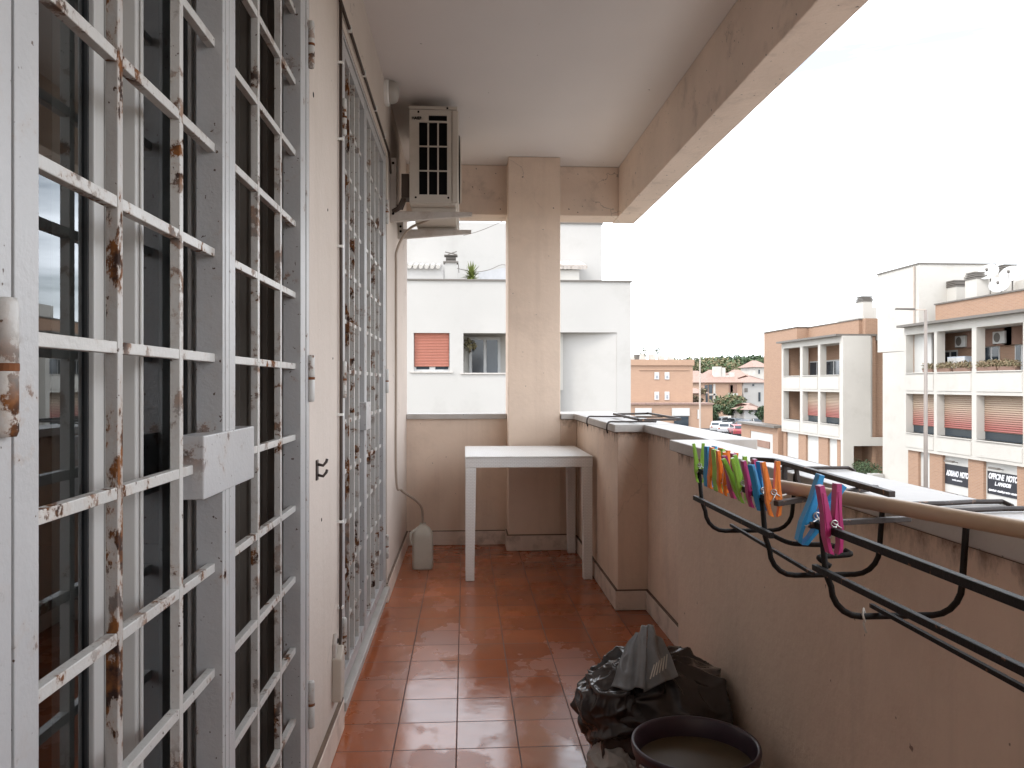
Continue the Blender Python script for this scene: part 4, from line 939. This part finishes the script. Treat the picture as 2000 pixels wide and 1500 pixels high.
# --- building B (right)
yb0 = yF(1766.0)
baysB = [(yF(1824), yF(1769.5)), (yF(1898), yF(1830)), (yF(1998), yF(1907)), (yF(2110), yF(2011)), (yF(2290), yF(2126))]
tB = row_building('brick_and_render_block', 'long cream and brick block on the right with motorcycle shop signs and red shutters', yF(2320), yb0, baysB)
for (a, b_) in baysB:
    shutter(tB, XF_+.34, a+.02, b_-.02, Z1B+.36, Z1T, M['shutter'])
    mb = MB(); mb.box(XF_+.40, XF_+.44, a, b_, Z1B, Z1B+.5); mb.build('window', M['winglass'], tB)
Xb = XF_+1.92
wdoor(tB, Xb, *sorted((yF(1952, Xb), yF(1921, Xb))), Z2B-.3, 2.95); wdoor(tB, Xb, *sorted((yF(2010, Xb), yF(1982, Xb))), Z2B-.3, 2.95)
wdoor(tB, Xb, *sorted((yF(1870, Xb), yF(1843, Xb))), Z2B-.3, 2.85)
wdoor(tB, Xb, *sorted((yF(1800, Xb), yF(1780, Xb))), Z2B-.3, 2.85, 1)
mb = MB(); mb.box(XF_+.42, XF_+.50, yF(1803), yF(1770), Z2B-.28, Z2T+.04); mb.build('sun_blind', M['steelshop'], tB)
mb = MB()
for (a, b_) in baysB[1:3]: mb.box(XF_+1.70, XF_+1.94, a-.2, b_+.6, 2.9, Z2T+.04)
mb.build('shutter_box', M['loggia'], tB)
acunit('small white unit hanging in the middle upper loggia opposite, above the cabinet', Xb, yF(1887, Xb), 2.95)
acunit('small white unit hanging in the right upper loggia opposite', Xb, yF(1963, Xb), 2.98)
ya, yb_ = yF(1893, XF_+.9), yF(1858, XF_+.9)
t = thing('balcony_cabinet', 'pale blue-grey cabinet standing in the middle upper loggia opposite', 'cabinet', (XF_+1.1, (ya+yb_)/2, Z2B-.28))
mb = MB(); mb.box(XF_+.7, XF_+1.2, ya, yb_, Z2B-.28, 2.45); mb.build('body', mat('pale_blue_paint', (.42, .46, .52), .5), t)
mb = MB(); mb.box(XF_+.685, XF_+.699, ya+.03, (ya+yb_)/2-.01, Z2B-.2, 2.4); mb.box(XF_+.685, XF_+.699, (ya+yb_)/2+.01, yb_-.03, Z2B-.2, 2.4); mb.build('door', M['winwhite'], t)
# flower boxes
random.seed(11)
fb = [(yF(1822), yF(1803), 'short planter with dry shrubs beside the left upper loggia pillar'), (yF(1858), yF(1831), 'planter of dry shrubs at the left of the middle upper loggia'), (yF(1897), yF(1863), 'planter of dry shrubs at the right of the middle upper loggia'), (yF(1948), yF(1909), 'thick planter of dry shrubs at the left of the right upper loggia'), (yF(1985), yF(1950), 'thick planter of dry shrubs at the right of the right upper loggia')]
for (a, b_, lab) in fb:
    t = thing('flower_box', lab, 'planter', (XF_+.1, (a+b_)/2, Z2B), 'planters on the balcony rail opposite')
    mb = MB(); mb.prism([(XF_-.04, Z2B+.002), (XF_+.18, Z2B+.002), (XF_+.21, Z2B+.17), (XF_-.07, Z2B+.17)], a+.03, b_-.03); mb.build('box', M['loggia'], t)
    mb = MB(); n = max(2, int((b_-a)/.22))
    for k in range(n): mb.leaves((XF_+.07, a+(b_-a)*(k+.5)/n, Z2B+.26+random.uniform(-.03, .05)), .24, 170, .055, 0, 2, (.9, 1, .85))
    mb.build('foliage', [M['leaf3'], M['leafdry']], t, fix=False)
# ground floor of B
def shopfront(parent, a, b_, kind):
    X = XF_+.25; zt, zs = ZB-.03, -3.95
    mb = MB(); mb.box(X, X+.1, a, b_, zs, zt); mb.build('fascia', M['steelshop'], parent)
    mb = MB(); mb.box(X+.5, X+.6, a, b_, G, zs); mb.build('shop_window', M['winglass'], parent)
    mb = MB(); mb.box(X+.42, X+.50, b_-.55, b_-.35, G, zs-.02); mb.box(X+.42, X+.50, a, b_, zs-.10, zs-.03); mb.build('shop_frame', M['winwhite'], parent)
gB = [(yF(1811), yF(1789)), (yF(1886), yF(1836)), (yF(1981), yF(1915.5)), (yF(2090), yF(2010)), (yF(2250), yF(2130))]
def piers(parent, y0, y1, gaps):
    e = [y0]+[v for g in sorted(gaps) for v in g]+[y1]
    for i in range(0, len(e), 2):
        if e[i+1]-e[i] > .01: mb = MB(); mb.box(XF_+.12, XF_+.9, e[i], e[i+1], G, ZB); mb.build('brick_pier', M['brick'], parent)
piers(tB, yF(2320), yb0-.15, gB)
for a, b_ in gB: shopfront(tB, a, b_, 0)
def sign(label, a, b_, z0, z1, lines):
    X = XF_+.22; t = thing('shop_sign', label, 'sign', (X, (a+b_)/2, z0), 'black shop signs opposite')
    mb = MB(); mb.box(X, X+.028, a, b_, z0, z1); mb.build('board', M['sign_black'], t)
    for (s_, size, fz, wf, bold) in lines:
        o = text('lettering', s_, size, M['sign_white'], t, (X-.006, (a+b_)/2, z0+(z1-z0)*fz), (R(90), 0, R(-90)), .35, .004, 1, bold=bold)
        xs_ = [v.co.x for v in o.data.vertices]; o.scale = (wf*(b_-a)/(max(xs_)-min(xs_)), 1, 1)
    mb = MB(); yc = (a+b_)/2
    mb.tube([(X+.05, yc, z1+.12), (X-.35, yc, z1+.22)], .02, 6); mb.box(X-.45, X-.30, yc-.3, yc+.3, z1+.16, z1+.24); mb.build('sign_lamp', M['cap_dark'], t)
sA = atX(1838, 903, XF_); sB = atX(1880, 0, XF_)
sign('black sign with white slanted letters, left of the two shop signs opposite', yF(1885), yF(1837), -3.55, -2.62, [('ADRIANO  MOTO', .36, .55, .90, .012), ('vendita assistenza', .13, .26, .4, 0)])
sign('black sign reading officine moto, right of the two shop signs opposite', yF(1980), yF(1919), -3.60, -2.62, [('OFFICINE  MOTO', .34, .78, .93, .012), ('L. AMADORI', .22, .48, .52, .008), ('riparazioni e ricambi per moto e scooter', .13, .18, .92, .006)])
# attic brick parapet and chimneys of B
mb = MB(); mb.box(24.0, 24.35, yF(2320), yF(1827, 24.0), ZE+.07, 5.18); mb.build('attic_brick', M['brick'], tB)
mb = MB(); mb.box(23.93, 24.42, yF(2320), yF(1827, 24.0)+.03, 5.18, 5.25); mb.build('attic_coping', M['cap_dark'], tB)
mb = MB(); mb.box(XF_+2.2, 32, yF(2320), yb0, ZE-.3, ZE); mb.build('roof', M['paving'], tB)
mb = MB(); mb.box(27, 34, 24, 39, ZE, 6.2); mb.build('roof_block', M['cream'], tB)
def chimney(label, u0, u1, vt, X, zb, round_=True):
    y0, y1 = sorted((yF(u0, X), yF(u1, X))); r_ = (y1-y0)/2; zt = atX((u0+u1)/2, vt, X).z; w_ = min(r_*2, .9)
    t = thing('roof_chimney', label, 'chimney', (X, (y0+y1)/2, zb), 'cream chimneys with grey cowls opposite')
    yc = (y0+y1)/2
    mb = MB(); mb.box(X, X+.6, yc-w_*.5, yc+w_*.5, zb, zt-.35); mb.build('stack', M['cream'], t)
    mb = MB()
    for k in range(4): mb.box(X-.04, X+.64, yc-w_*.54+.05*k*(k > 1), yc+w_*.54-.05*k*(k > 1), zt-.34+.09*k, zt-.28+.09*k)
    mb.build('cowl', M['cap_dark'], t)
chimney('cream chimney with grey louvred cowl, leftmost on the right-hand roof', 1799, 1823, 549, 25.0, ZE)
chimney('cream chimney with grey louvred cowl, second on the right-hand roof', 1845, 1870, 548, 25.0, ZE)
chimney('widest cream chimney with grey cowl, beside the satellite dishes', 1879, 1914, 532, 24.8, ZE)
chimney('tall cream chimney alone on the left roof opposite', 1668, 1690, 579, 24.6, ZE)
chimney('cream chimney with double cowl just behind the satellite dishes', 1945, 1966, 517, 26.5, ZE)
def dish(label, u, v, X, r_, tilt):
    c = atX(u, v, X); t = thing('satellite_dish', label, 'satellite dish', (c.x, c.y, c.z-1.0), 'white satellite dishes')
    mb = MB(); pr = [(r_*k/6, .16*r_*(k/6)**2*2) for k in range(7)]; pr[0] = (.0001, 0)
    mb.lathe(pr, (0, 0, 0), 24); mb.lathe([(p[0], p[1]-.02) for p in pr], (0, 0, 0), 24)
    o = mb.build('reflector', M['winwhite'], None, smooth=True); o.parent = t; o.location = (0, 0, 1.0); o.rotation_euler = (R(58), 0, R(tilt))
    mb = MB(); mb.tube([(c.x+.06, c.y, c.z-1.0), (c.x+.06, c.y, c.z)], .03, 8); mb.build('mast', M['cap_dark'], t)
    mb = MB(); mb.tube([(0, -r_*.9, .1), (0, -.05, r_*.8)], .015, 6); mb.box(-.05, .05, -.1, 0, r_*.8-.05, r_*.8+.07); o = mb.build('feed_arm', M['cap_dark'], None); o.parent = t; o.location = (0, 0, 1.0); o.rotation_euler = (R(58), 0, R(tilt))
dish('white dish nearest the widest chimney, upper left of the three', 1932, 534, 25.4, .46, -52)
dish('white dish standing lowest of the three on the brick parapet', 1953, 559, 24.8, .43, -50)
dish('white dish farthest right of the three', 1975, 538, 25.6, .46, -54)
# --- tower between B and C
t = thing('white_tower_block', 'plain white windowless tower standing between the two loggia buildings opposite', 'building', (24, 41, G))
yt0, yt1, zT = 39.55, 43.65, 7.37
mb = MB(); mb.prism([(yt0, 2.9), (yt0, zT), (yt1, zT), (yt1, 2.95)], 23.5, 27.6, 0, 'yz'); mb.box(23.5, 27.6, yb0+.01, 43.10, G, 2.9); mb.box(27.6, 30.5, 39.55, 43, ZE-1, 7.0); mb.build('wall', M['cream'], t)
mb = MB(); mb.box(23.44, 27.66, yt0-.05, yt1+.05, zT, zT+.07); mb.build('coping', M['cap_dark'], t)
mb = MB(); mb.tube([(23.44, 39.9, 4.2), (23.44, 39.9, 7.3)], .05, 8); mb.build('downpipe', M['cable_grey'], t)
# link wall with pipe and hedge in the yard
t = thing('yard_wall', 'low white yard wall with a post at the foot of the tower', 'wall', (23, 44.5, G))
zw = atX(1715, 928, 22.9).z
mb = MB(); mb.box(22.9, 23.2, 43.12, 45.9, G, zw-.9); mb.box(22.8, 23.45, 42.9, 43.5, G, zw); mb.build('masonry', M['white_wall'], t)
random.seed(5)
t = thing('hedge', 'dark green hedge in the recess between the loggia building and tower', 'hedge', (23.5, 45, G))
mb = MB()
for k in range(9): mb.leaves((23.3+.25*(k % 2), 43.6+.3*k, -4.05+.15*(k % 3)), .5, 230, .07, 0, 2)
mb.build('foliage', [M['leaf1'], M['leaf2']], t, fix=False)
mb = MB(); mb.tube([(23.4, 45, G), (23.4, 45, -3.8)], .06, 6); mb.build('stem', M['bark'], t)
# --- building C
yc0, yc1 = yF(1642), yF(1526.5)
baysC = [(yF(1639.5), yF(1602)), (yF(1597.5), yF(1567.5)), (yF(1562.5), yF(1530))]
tC = row_building('brick_and_render_block', 'middle cream loggia block opposite with brick end bay and a tall cream chimney', yc0, yc1, baysC)
for (a, b_) in baysC[:2]:
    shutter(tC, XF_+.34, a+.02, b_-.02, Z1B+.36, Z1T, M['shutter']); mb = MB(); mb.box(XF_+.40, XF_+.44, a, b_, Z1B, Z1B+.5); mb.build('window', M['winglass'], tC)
for (a, b_) in baysC: wdoor(tC, Xb, a+.5, min(b_+.9, yc1-.3), Z2B-.3, 2.75)
wdoor(tC, Xb, baysC[2][0]+.6, baysC[2][1]+.3, Z1B-.3, -.2)
gC = [(yF(1631), yF(1613)), (yF(1595), yF(1570.5)), (yF(1556), yF(1531.5))]
piers(tC, yc0+.3, yc1, gC)
for a, b_ in gC: shopfront(tC, a, b_, 0)
xe = 24.25
mb = MB(); mb.holes('y', yc0-.3, yc0-.001, XF_, xe+1.5, G, ZE-.05, [(23.15, xe+1.6, G-1, -2.55), (xe-.05, xe+1.6, -2.05, ZE)])
mb.build('end_wall', M['cream'], tC)
mb = MB(); mb.box(xe-.04, 27.5, yc0+.35, yc0+.75, -2.05, 5.13); mb.box(23.15, 27, yc0+1.2, yc0+1.5, G, -2.1); mb.box(24.0, 24.35, yc0+.75, yc1+1.2, ZE+.07, 5.08); mb.box(23.2, 27.5, yc1+.12, 60.0, G, 5.10); mb.box(23.18, 24.0, yc1-1.0, yc1+.12, ZE+.08, 5.09)
mb.build('brickwork', M['brick'], tC)
mb = MB(); mb.box(23.95, 24.42, yc0+.7, yc1-1.0, 5.08, 5.15); mb.box(23.12, 27.6, yc1-1.05, 60.06, 5.10, 5.17); mb.build('attic_coping', M['cap_dark'], tC)
mb = MB(); mb.box(XF_+2.2, 30, yc0, yc1+.1, ZE-.3, ZE); mb.build('roof', M['paving'], tC)
mb = MB(); mb.box(25.2, 26.6, 49.5, 52.0, 5.2, 6.1); mb.build('water_tank_house', M['cream'], tC)
# low shop wing left of C
t = thing('low_shop_wing', 'single storey brick and white wing with dark eaves left of the loggia block', 'building', (22.4, 59, G))
mb = MB(); mb.holes('x', 22.3, 22.7, yc1+.125, 62.5, G, -2.0, [(56.0, 60.5, G-.1, -2.5)]); mb.build('wall', M['brick'], t)
mb = MB(); mb.box(22.35, 22.45, 56.0, 60.5, -4.4, -2.5); mb.build('fascia', M['steelshop'], t)
mb = MB(); mb.box(22.28, 22.345, 56.6, 59.9, -3.6, -3.1); mb.build('sign_strip', M['loggia'], t)
mb = MB(); mb.box(22.0, 23.19, yc1+.13, 62.8, -2.0, -1.85); mb.build('eaves', M['cap_dark'], t)
# street lamp
pL = atX(1808, 605, 14.0)
t = thing('street_lamp', 'tall slender street lamp with a flat arm in front of the right-hand block', 'street lamp', (14, pL.y, G), 'street lamps')
mb = MB(); mb.tube([(14, pL.y, G), (14, pL.y, pL.z)], .075, 12, r1=.045); mb.build('pole', mat('lamp_post_grey', (.20, .17, .15), .5), t, smooth=True)
mb = MB(); mb.bar((14, pL.y, pL.z), (13.55, pL.y+.15, pL.z+.02), .06, .04); mb.build('arm', M['cable_grey'], t)
mb = MB(); mb.bar((13.72, pL.y+.10, pL.z+.03), (13.2, pL.y+.27, pL.z+.05), .16, .05); mb.build('lantern', M['cap_dark'], t, bevel=.01)
pL = atY(1367, 685, 100.0)
t = thing('street_lamp', 'distant street lamp rising between the far brick building and tiled house', 'street lamp', (pL.x, 100, G), 'street lamps')
mb = MB(); mb.tube([(pL.x, 100, G), (pL.x, 100, pL.z)], .14, 8, r1=.09); mb.build('pole', M['cable_grey'], t)
mb = MB(); mb.bar((pL.x, 100, pL.z), (pL.x-1.0, 100, pL.z+.1), .2, .12); mb.build('lantern', M['cap_dark'], t)

# ================================================================== FAR TOWNSCAPE
YD = 120.0
def D(u, v, Y=YD): return atY(u, v, Y)
x0, x1, zt = D(1233, 0).x, D(1353, 0).x, D(0, 700).z
t = thing('far_brick_building', 'orange brick building with four small white windows beyond the white house', 'building', ((x0+x1)/2, YD, G))
mb = MB(); mb.box(x0-3, x1, YD, YD+14, G, zt-.01); mb.build('wall', M['brick_far'], t)
mb = MB(); mb.box(x0-3, x1+.2, YD-.25, YD, zt-.9, zt); mb.box(x0+1.2, x1-.6, YD-.12, YD, D(0, 722).z, D(0, 720).z); mb.build('cornice', M['brick_far'], t)
zb0 = D(0, 791).z
mb = MB(); mb.box(x0-3, D(1378, 0).x, YD-3.5, YD-.26, G, zb0); mb.build('shop_wing', M['brick_far'], t)
mb = MB(); mb.box(x0-3, D(1379, 0).x, YD-3.8, YD-.25, zb0, zb0+.25); mb.build('shop_wing_roof', M['rolltile'], t)
for (uc, vt, vb) in ((1282.5, 727, 741), (1302.5, 727, 741), (1282.5, 765, 781), (1302.5, 765, 781)):
    p = D(uc, vt); q = D(uc, vb); mb = MB(); mb.box(p.x-.36, p.x+.36, YD-.12, YD-.01, q.z, p.z); f = mb.build('window', M['winwhite'], t)
    mb = MB(); mb.box(p.x-.12, p.x+.16, YD-.16, YD-.121, q.z+.2, p.z-.5); mb.build('pane', mat('grey_pane', (.25, .27, .3), .3) if 'grey_pane' not in bpy.data.materials else bpy.data.materials['grey_pane'], f)
for (u0, u1, v0, v1, mt) in ((1240, 1272, 797, 812, 'steelshop'), (1312, 1346, 797, 812, 'steelshop'), (1316, 1344, 813, 834, 'winglass'), (1362, 1365, 800, 818, 'steelshop')):
    a = D(u0, v0, YD-3.5); b_ = D(u1, v1, YD-3.5); mb = MB(); mb.box(a.x, b_.x, YD-3.75, YD-3.51, b_.z, a.z); mb.build('shop_panel', M[mt], t)
mb = MB()
random.seed(21)
for k in range(5): x = x0+.6+k*1.5; mb.box(x, x+.9, YD+3, YD+4, zt, zt+random.uniform(.4, 1.3)); mb.tube([(x+.5, YD+2, zt), (x+.5, YD+2, zt+1.6)], .06, 6); mb.box(x+.1, x+.9, YD+2, YD+2.1, zt+1.4, zt+1.6)
mb.build('rooftop_clutter', M['cream'], t)
# roof plants
t = thing('roof_garden', 'pots and shrubs on top of the far brick building', 'plants', (x0+2.5, YD+1, zt))
mb = MB(); mb.lathe([(.0001, 0), (.35, 0), (.5, .8), (.0001, .8)], (D(1245, 0).x, YD+.5, zt), 12, 0)
mb.leaves((D(1262, 0).x, YD+1, zt+1.3), .8, 60, .2, 1, 1); mb.leaves((D(1288, 0).x, YD+1, zt+1.4), .5, 50, .2, 1, 1)
mb.build('foliage', [M['cap_dark'], M['leaf2']], t, fix=False)
# tiled house
YH = 150.0
def house(name, label, Y, u0, u1, vE, vR, wmat, depth=10, openings=(), over=.6, rm='rolltile', hip=1.5, chim=()):
    a = atY(u0, vE, Y); b_ = atY(u1, vE, Y); zr = atY(u0, vR, Y+depth/2).z
    t = thing(name, label, 'building', ((a.x+b_.x)/2, Y, G))
    mb = MB(); mb.box(a.x, b_.x, Y, Y+depth, G, a.z); mb.build('wall', M[wmat], t)
    mb = MB(); o = over; A = (a.x-o, Y-o, a.z); B = (b_.x+o, Y-o, a.z); C_ = (b_.x+o, Y+depth+o, a.z); D_ = (a.x-o, Y+depth+o, a.z); R0 = (a.x+hip, Y+depth/2, zr); R1 = (b_.x-hip, Y+depth/2, zr)
    mb.poly([A, B, R1, R0]); mb.poly([B, C_, R1]); mb.poly([C_, D_, R0, R1]); mb.poly([D_, A, R0]); mb.poly([D_, C_, B, A]); mb.build('roof', M[rm], t, fix=True)
    for (p0, p1, q0, q1, mt) in openings:
        c = atY(p0, q0, Y); d_ = atY(p1, q1, Y); mb = MB(); mb.box(c.x, d_.x, Y-.12, Y-.01, d_.z, c.z); mb.build('window' if mt == 'winglass' else 'balcony_panel', M[mt], t)
    for (uc, vt, w_) in chim:
        c = atY(uc, vt, Y+2); mb = MB(); mb.box(c.x-w_, c.x+w_, Y+2, Y+3, a.z, c.z); mb.build('chimney', M['cream'], t)
    return t
house('tiled_house', 'brick house with a broad terracotta tiled roof beyond the trees', YH, 1378, 1449, 747, 722, 'brick_far', 11,
      [(1384, 1391, 751, 768, 'winglass'), (1393, 1397, 750, 800, 'cream'), (1385, 1399, 769, 772, 'cream'), (1385, 1391, 773, 792, 'winglass'), (1424, 1439, 750, 768, 'loggia'), (1426, 1431, 752, 768, 'winglass'), (1423, 1441, 768, 772, 'cream'), (1376, 1382, 752, 790, 'winglass')], hip=2.5, chim=((1402, 716, .8), (1413, 718, .4), (1421, 733, .45), (1430, 727, .45)))
house('gabled_house', 'pale yellow gabled house partly hidden behind the far lamp post', YH+14, 1350, 1380, 742, 724, 'cream', 9, [(1358, 1361, 750, 760, 'winglass')], hip=.5)
house('tiled_house', 'small tiled roof house right behind the broad terracotta roof', YH+18, 1436, 1466, 738, 722, 'brick_far', 9, [], hip=1)
house('white_house', 'white rendered house with balconies beside the brick end bay', YH+6, 1452, 1500, 747, 733, 'white_wall', 9,
      [(1454, 1460, 758, 766, 'cap_dark'), (1469, 1473, 750, 754, 'winglass'), (1481, 1485, 766, 784, 'winglass'), (1453, 1457, 778, 785, 'winglass')], hip=3)
house('white_house', 'pale upper house with a pitched roof, highest at the right', YH+26, 1474, 1500, 717, 704, 'cream', 9, [(1481, 1484, 722, 730, 'winglass')], hip=1)
house('tool_shed', 'low shed with a pinkish tiled roof between trees and brick bay', 118, 1454, 1486, 800, 787, 'white_wall', 6, [(1476, 1482, 800, 812, 'winglass')], hip=2)
house('white_house', 'long grey-white single storey building behind the parked cars', 128, 1418, 1462, 817, 812, 'steelshop', 5, [(1426, 1432, 821, 827, 'winwhite'), (1445, 1448, 820, 836, 'winglass')], hip=.5, rm='cream')
house('gabled_house', 'low brick house with dark wooden fence left of the tiled house', YH-6, 1352, 1378, 768, 758, 'brick_far', 6, [(1356, 1361, 772, 790, 'loggia')], hip=1)
# trees
def tree(label, u, v_base, Y, h, rad, n, mats, seed, group='trees in the distance', squash=(1, 1, .8)):
    random.seed(seed); p = atY(u, v_base, Y); t = thing('tree', label, 'tree', (p.x, Y, G), group)
    mb = MB(); mb.tube([(p.x, Y, G), (p.x+.1, Y, G+h*.3), (p.x, Y, G+h*.62)], .26, 8, r1=.12)
    for k in range(5): a = 2*math.pi*k/5; mb.tube([(p.x, Y, G+h*.4), (p.x+rad*.6*math.cos(a), Y+rad*.6*math.sin(a), G+h*.68)], .11, 5, r1=.04)
    mb.build('trunk', M['bark'], t)
    mb = MB()
    for k in range(n):
        a = random.uniform(0, 6.28); rr = rad*random.uniform(.1, .75); z = G+h*random.uniform(.48, .88)
        mb.leaves((p.x+rr*math.cos(a), Y+rr*math.sin(a), z), rad*random.uniform(.28, .45), 130, .34, 0, len(mats), squash)
    mb.build('crown', [M[m_] for m_ in mats], t, fix=False)
tree('broad grey-green tree right in front of the tiled house', 1424, 0, 132, 4.7, 3.4, 20, ['leaf1', 'leaf3'], 1)
tree('rounded darker green tree left of the shed', 1440, 0, 124, 3.9, 2.6, 12, ['leaf1', 'leaf2'], 2)
tree('small bright green tree nearest the shed', 1459, 0, 119, 3.2, 1.7, 10, ['leaf1', 'leaf1', 'leaf2'], 3)
tree('brownish leafless-looking tree in front of the pale gabled house', 1360, 0, 136, 6.2, 1.7, 10, ['leaf3', 'bark'], 4)
tree('dark tree just left of the brick end bay', 1489, 0, 112, 3.6, 1.2, 9, ['leaf2'], 6)
tree('low shrub-like tree behind the parked cars at left', 1392, 0, 121, 3.4, 2.2, 12, ['leaf1', 'leaf2'], 8)
# wooded ridges (uncountable)
random.seed(9)
def ridge(name, Y, u0, u1, prof, size, n, mats, lab):
    mb = MB()
    for _ in range(n):
        u = random.uniform(u0, u1); k = (u-u0)/(u1-u0)*(len(prof)-1); i = min(int(k), len(prof)-2); vt = prof[i]*(1-(k-i))+prof[i+1]*(k-i)
        vt += 2.5*noise.noise(Vector((u*.09, Y, 0)))
        YY = Y+random.uniform(-15, 15); top = atY(u, vt, YY); z = top.z-abs(random.gauss(0, 1))*7
        mb.leaves((top.x, YY, max(z, G)), size*1.6, 9, size*.6, 0, len(mats))
    o = mb.build(name, [M[m_] for m_ in mats], None, fix=False); return tag(o, lab, 'woodland', kind='stuff')
ridge('distant_woodland', 420, 1290, 1560, [712, 709, 707, 704, 702, 701, 702, 703], 1.9, 2600, ['leaf1', 'leaf2'], 'dark green wooded ridge on the horizon')
ridge('brown_woodland', 260, 1320, 1445, [713, 709, 706, 705, 709, 714], 1.2, 1300, ['leaf3', 'leaf1'], 'brownish thicket on the horizon left of the wooded ridge')
mb = MB(); n = 40
for i in range(n):
    xa, xb = -300+900*i/n, -300+900*(i+1)/n
    za, zb_ = 5+3*math.sin(i*.5), 5+3*math.sin((i+1)*.5)
    mb.poly([(xa, 430, G), (xb, 430, G), (xb, 470, zb_), (xa, 470, za)]); mb.poly([(xa, 470, za), (xb, 470, zb_), (xb, 620, G), (xa, 620, G)])
struct(mb.build('hills', M['leaf2'], None))
# cars
def car(label, x, y, rz, col, van=False):
    key = 'car_paint_%d_%d_%d' % tuple(int(c*99) for c in col)
    cm = bpy.data.materials.get(key) or mat(key, col, .3, .03, 2, coat=.5)
    t = thing('parked_car', label, 'car', (x, y, G+.01), 'cars in the far parking lot'); t.rotation_euler = (0, 0, R(rz))
    def b(mb, n_, m_, **k): o = mb.build(n_, m_, None, **k); o.parent = t; return o
    top = [(-2.0, .95), (-1.75, 1.42), (.55, 1.45), (1.15, 1.0)] if not van else [(-2.1, .95), (-2.05, 1.85), (1.0, 1.88), (1.6, 1.05)]
    mb = MB(); mb.prism([(-2.15, .35), (-2.2, .75), (-2.05, .95), (1.25, .98), (2.05, .82), (2.15, .55), (2.1, .3), (-2.1, .3)], -.85, .85); b(mb, 'body', cm, bevel=.06)
    mb = MB(); mb.prism(top, -.72, .72); b(mb, 'cabin', cm, bevel=.08)
    mb = MB(); g = [(p[0]*.9-.02, 1.0+(p[1]-1.0)*.8) if p[1] > 1.0 else (p[0]*.93, 1.0) for p in top]; mb.prism(g, -.735, .735); mb.prism([(top[2][0]+.1, top[2][1]-.08), (top[3][0]-.02, 1.05), (top[3][0]+.01, 1.07), (top[2][0]+.13, top[2][1]-.05)], -.6, .6); mb.prism([(top[0][0]+.02, 1.03), (top[1][0]-.02, top[1][1]-.1), (top[1][0]-.05, top[1][1]-.08), (top[0][0]-.02, 1.02)], -.6, .6); b(mb, 'windows', M['winglass'])
    for sx in (-1.35, 1.35):
        for sy in (-.80, .80): mb = MB(); mb.lathe([(.0001, -.1), (.32, -.1), (.33, 0), (.32, .1), (.0001, .1)], (sx, sy, .32), 16, 0, 'y'); b(mb, 'wheel', M['gasket'])
    for sy in (-.6, .6):
        mb = MB(); mb.box(2.08, 2.17, sy-.18, sy+.18, .6, .72); b(mb, 'headlight', M['winwhite'])
        mb = MB(); mb.box(-2.21, -2.14, sy-.12, sy+.12, .65, .85); b(mb, 'tail_light', M['shutter_red'])
def cpos(u, v): p = atZ(u, v, G+.5); return p.x, p.y
for (u, v, rz, col, lab, van) in ((1400, 836, 70, (.5, .5, .49), 'white hatchback parked at the left end of the lot', False),
    (1419, 839, 62, (.5, .5, .51), 'white estate car in the middle of the front row of parked cars', False),
    (1410, 826, 50, (.36, .37, .38), 'silver car in the row behind the white hatchback', False),
    (1434, 828, 95, (.10, .11, .12), 'dark grey car in the second row', False),
    (1440, 843, 80, (.30, .05, .06), 'red car at the edge of the coping line', False),
    (1456, 832, 60, (.05, .06, .09), 'dark blue car behind the red one', False),
    (1467, 839, 15, (.07, .09, .14), 'navy car right of the red one', False),
    (1476, 828, 80, (.06, .06, .07), 'black car nearest the low brick wing', False),
    (1384, 818, 90, (.48, .49, .5), 'white van beside the far brick building', True),
    (1396, 808, 0, (.36, .40, .44), 'pale blue van near the low shrub-like tree', True)):
    x, y = cpos(u, v); car(lab, x, y, rz, col, van)
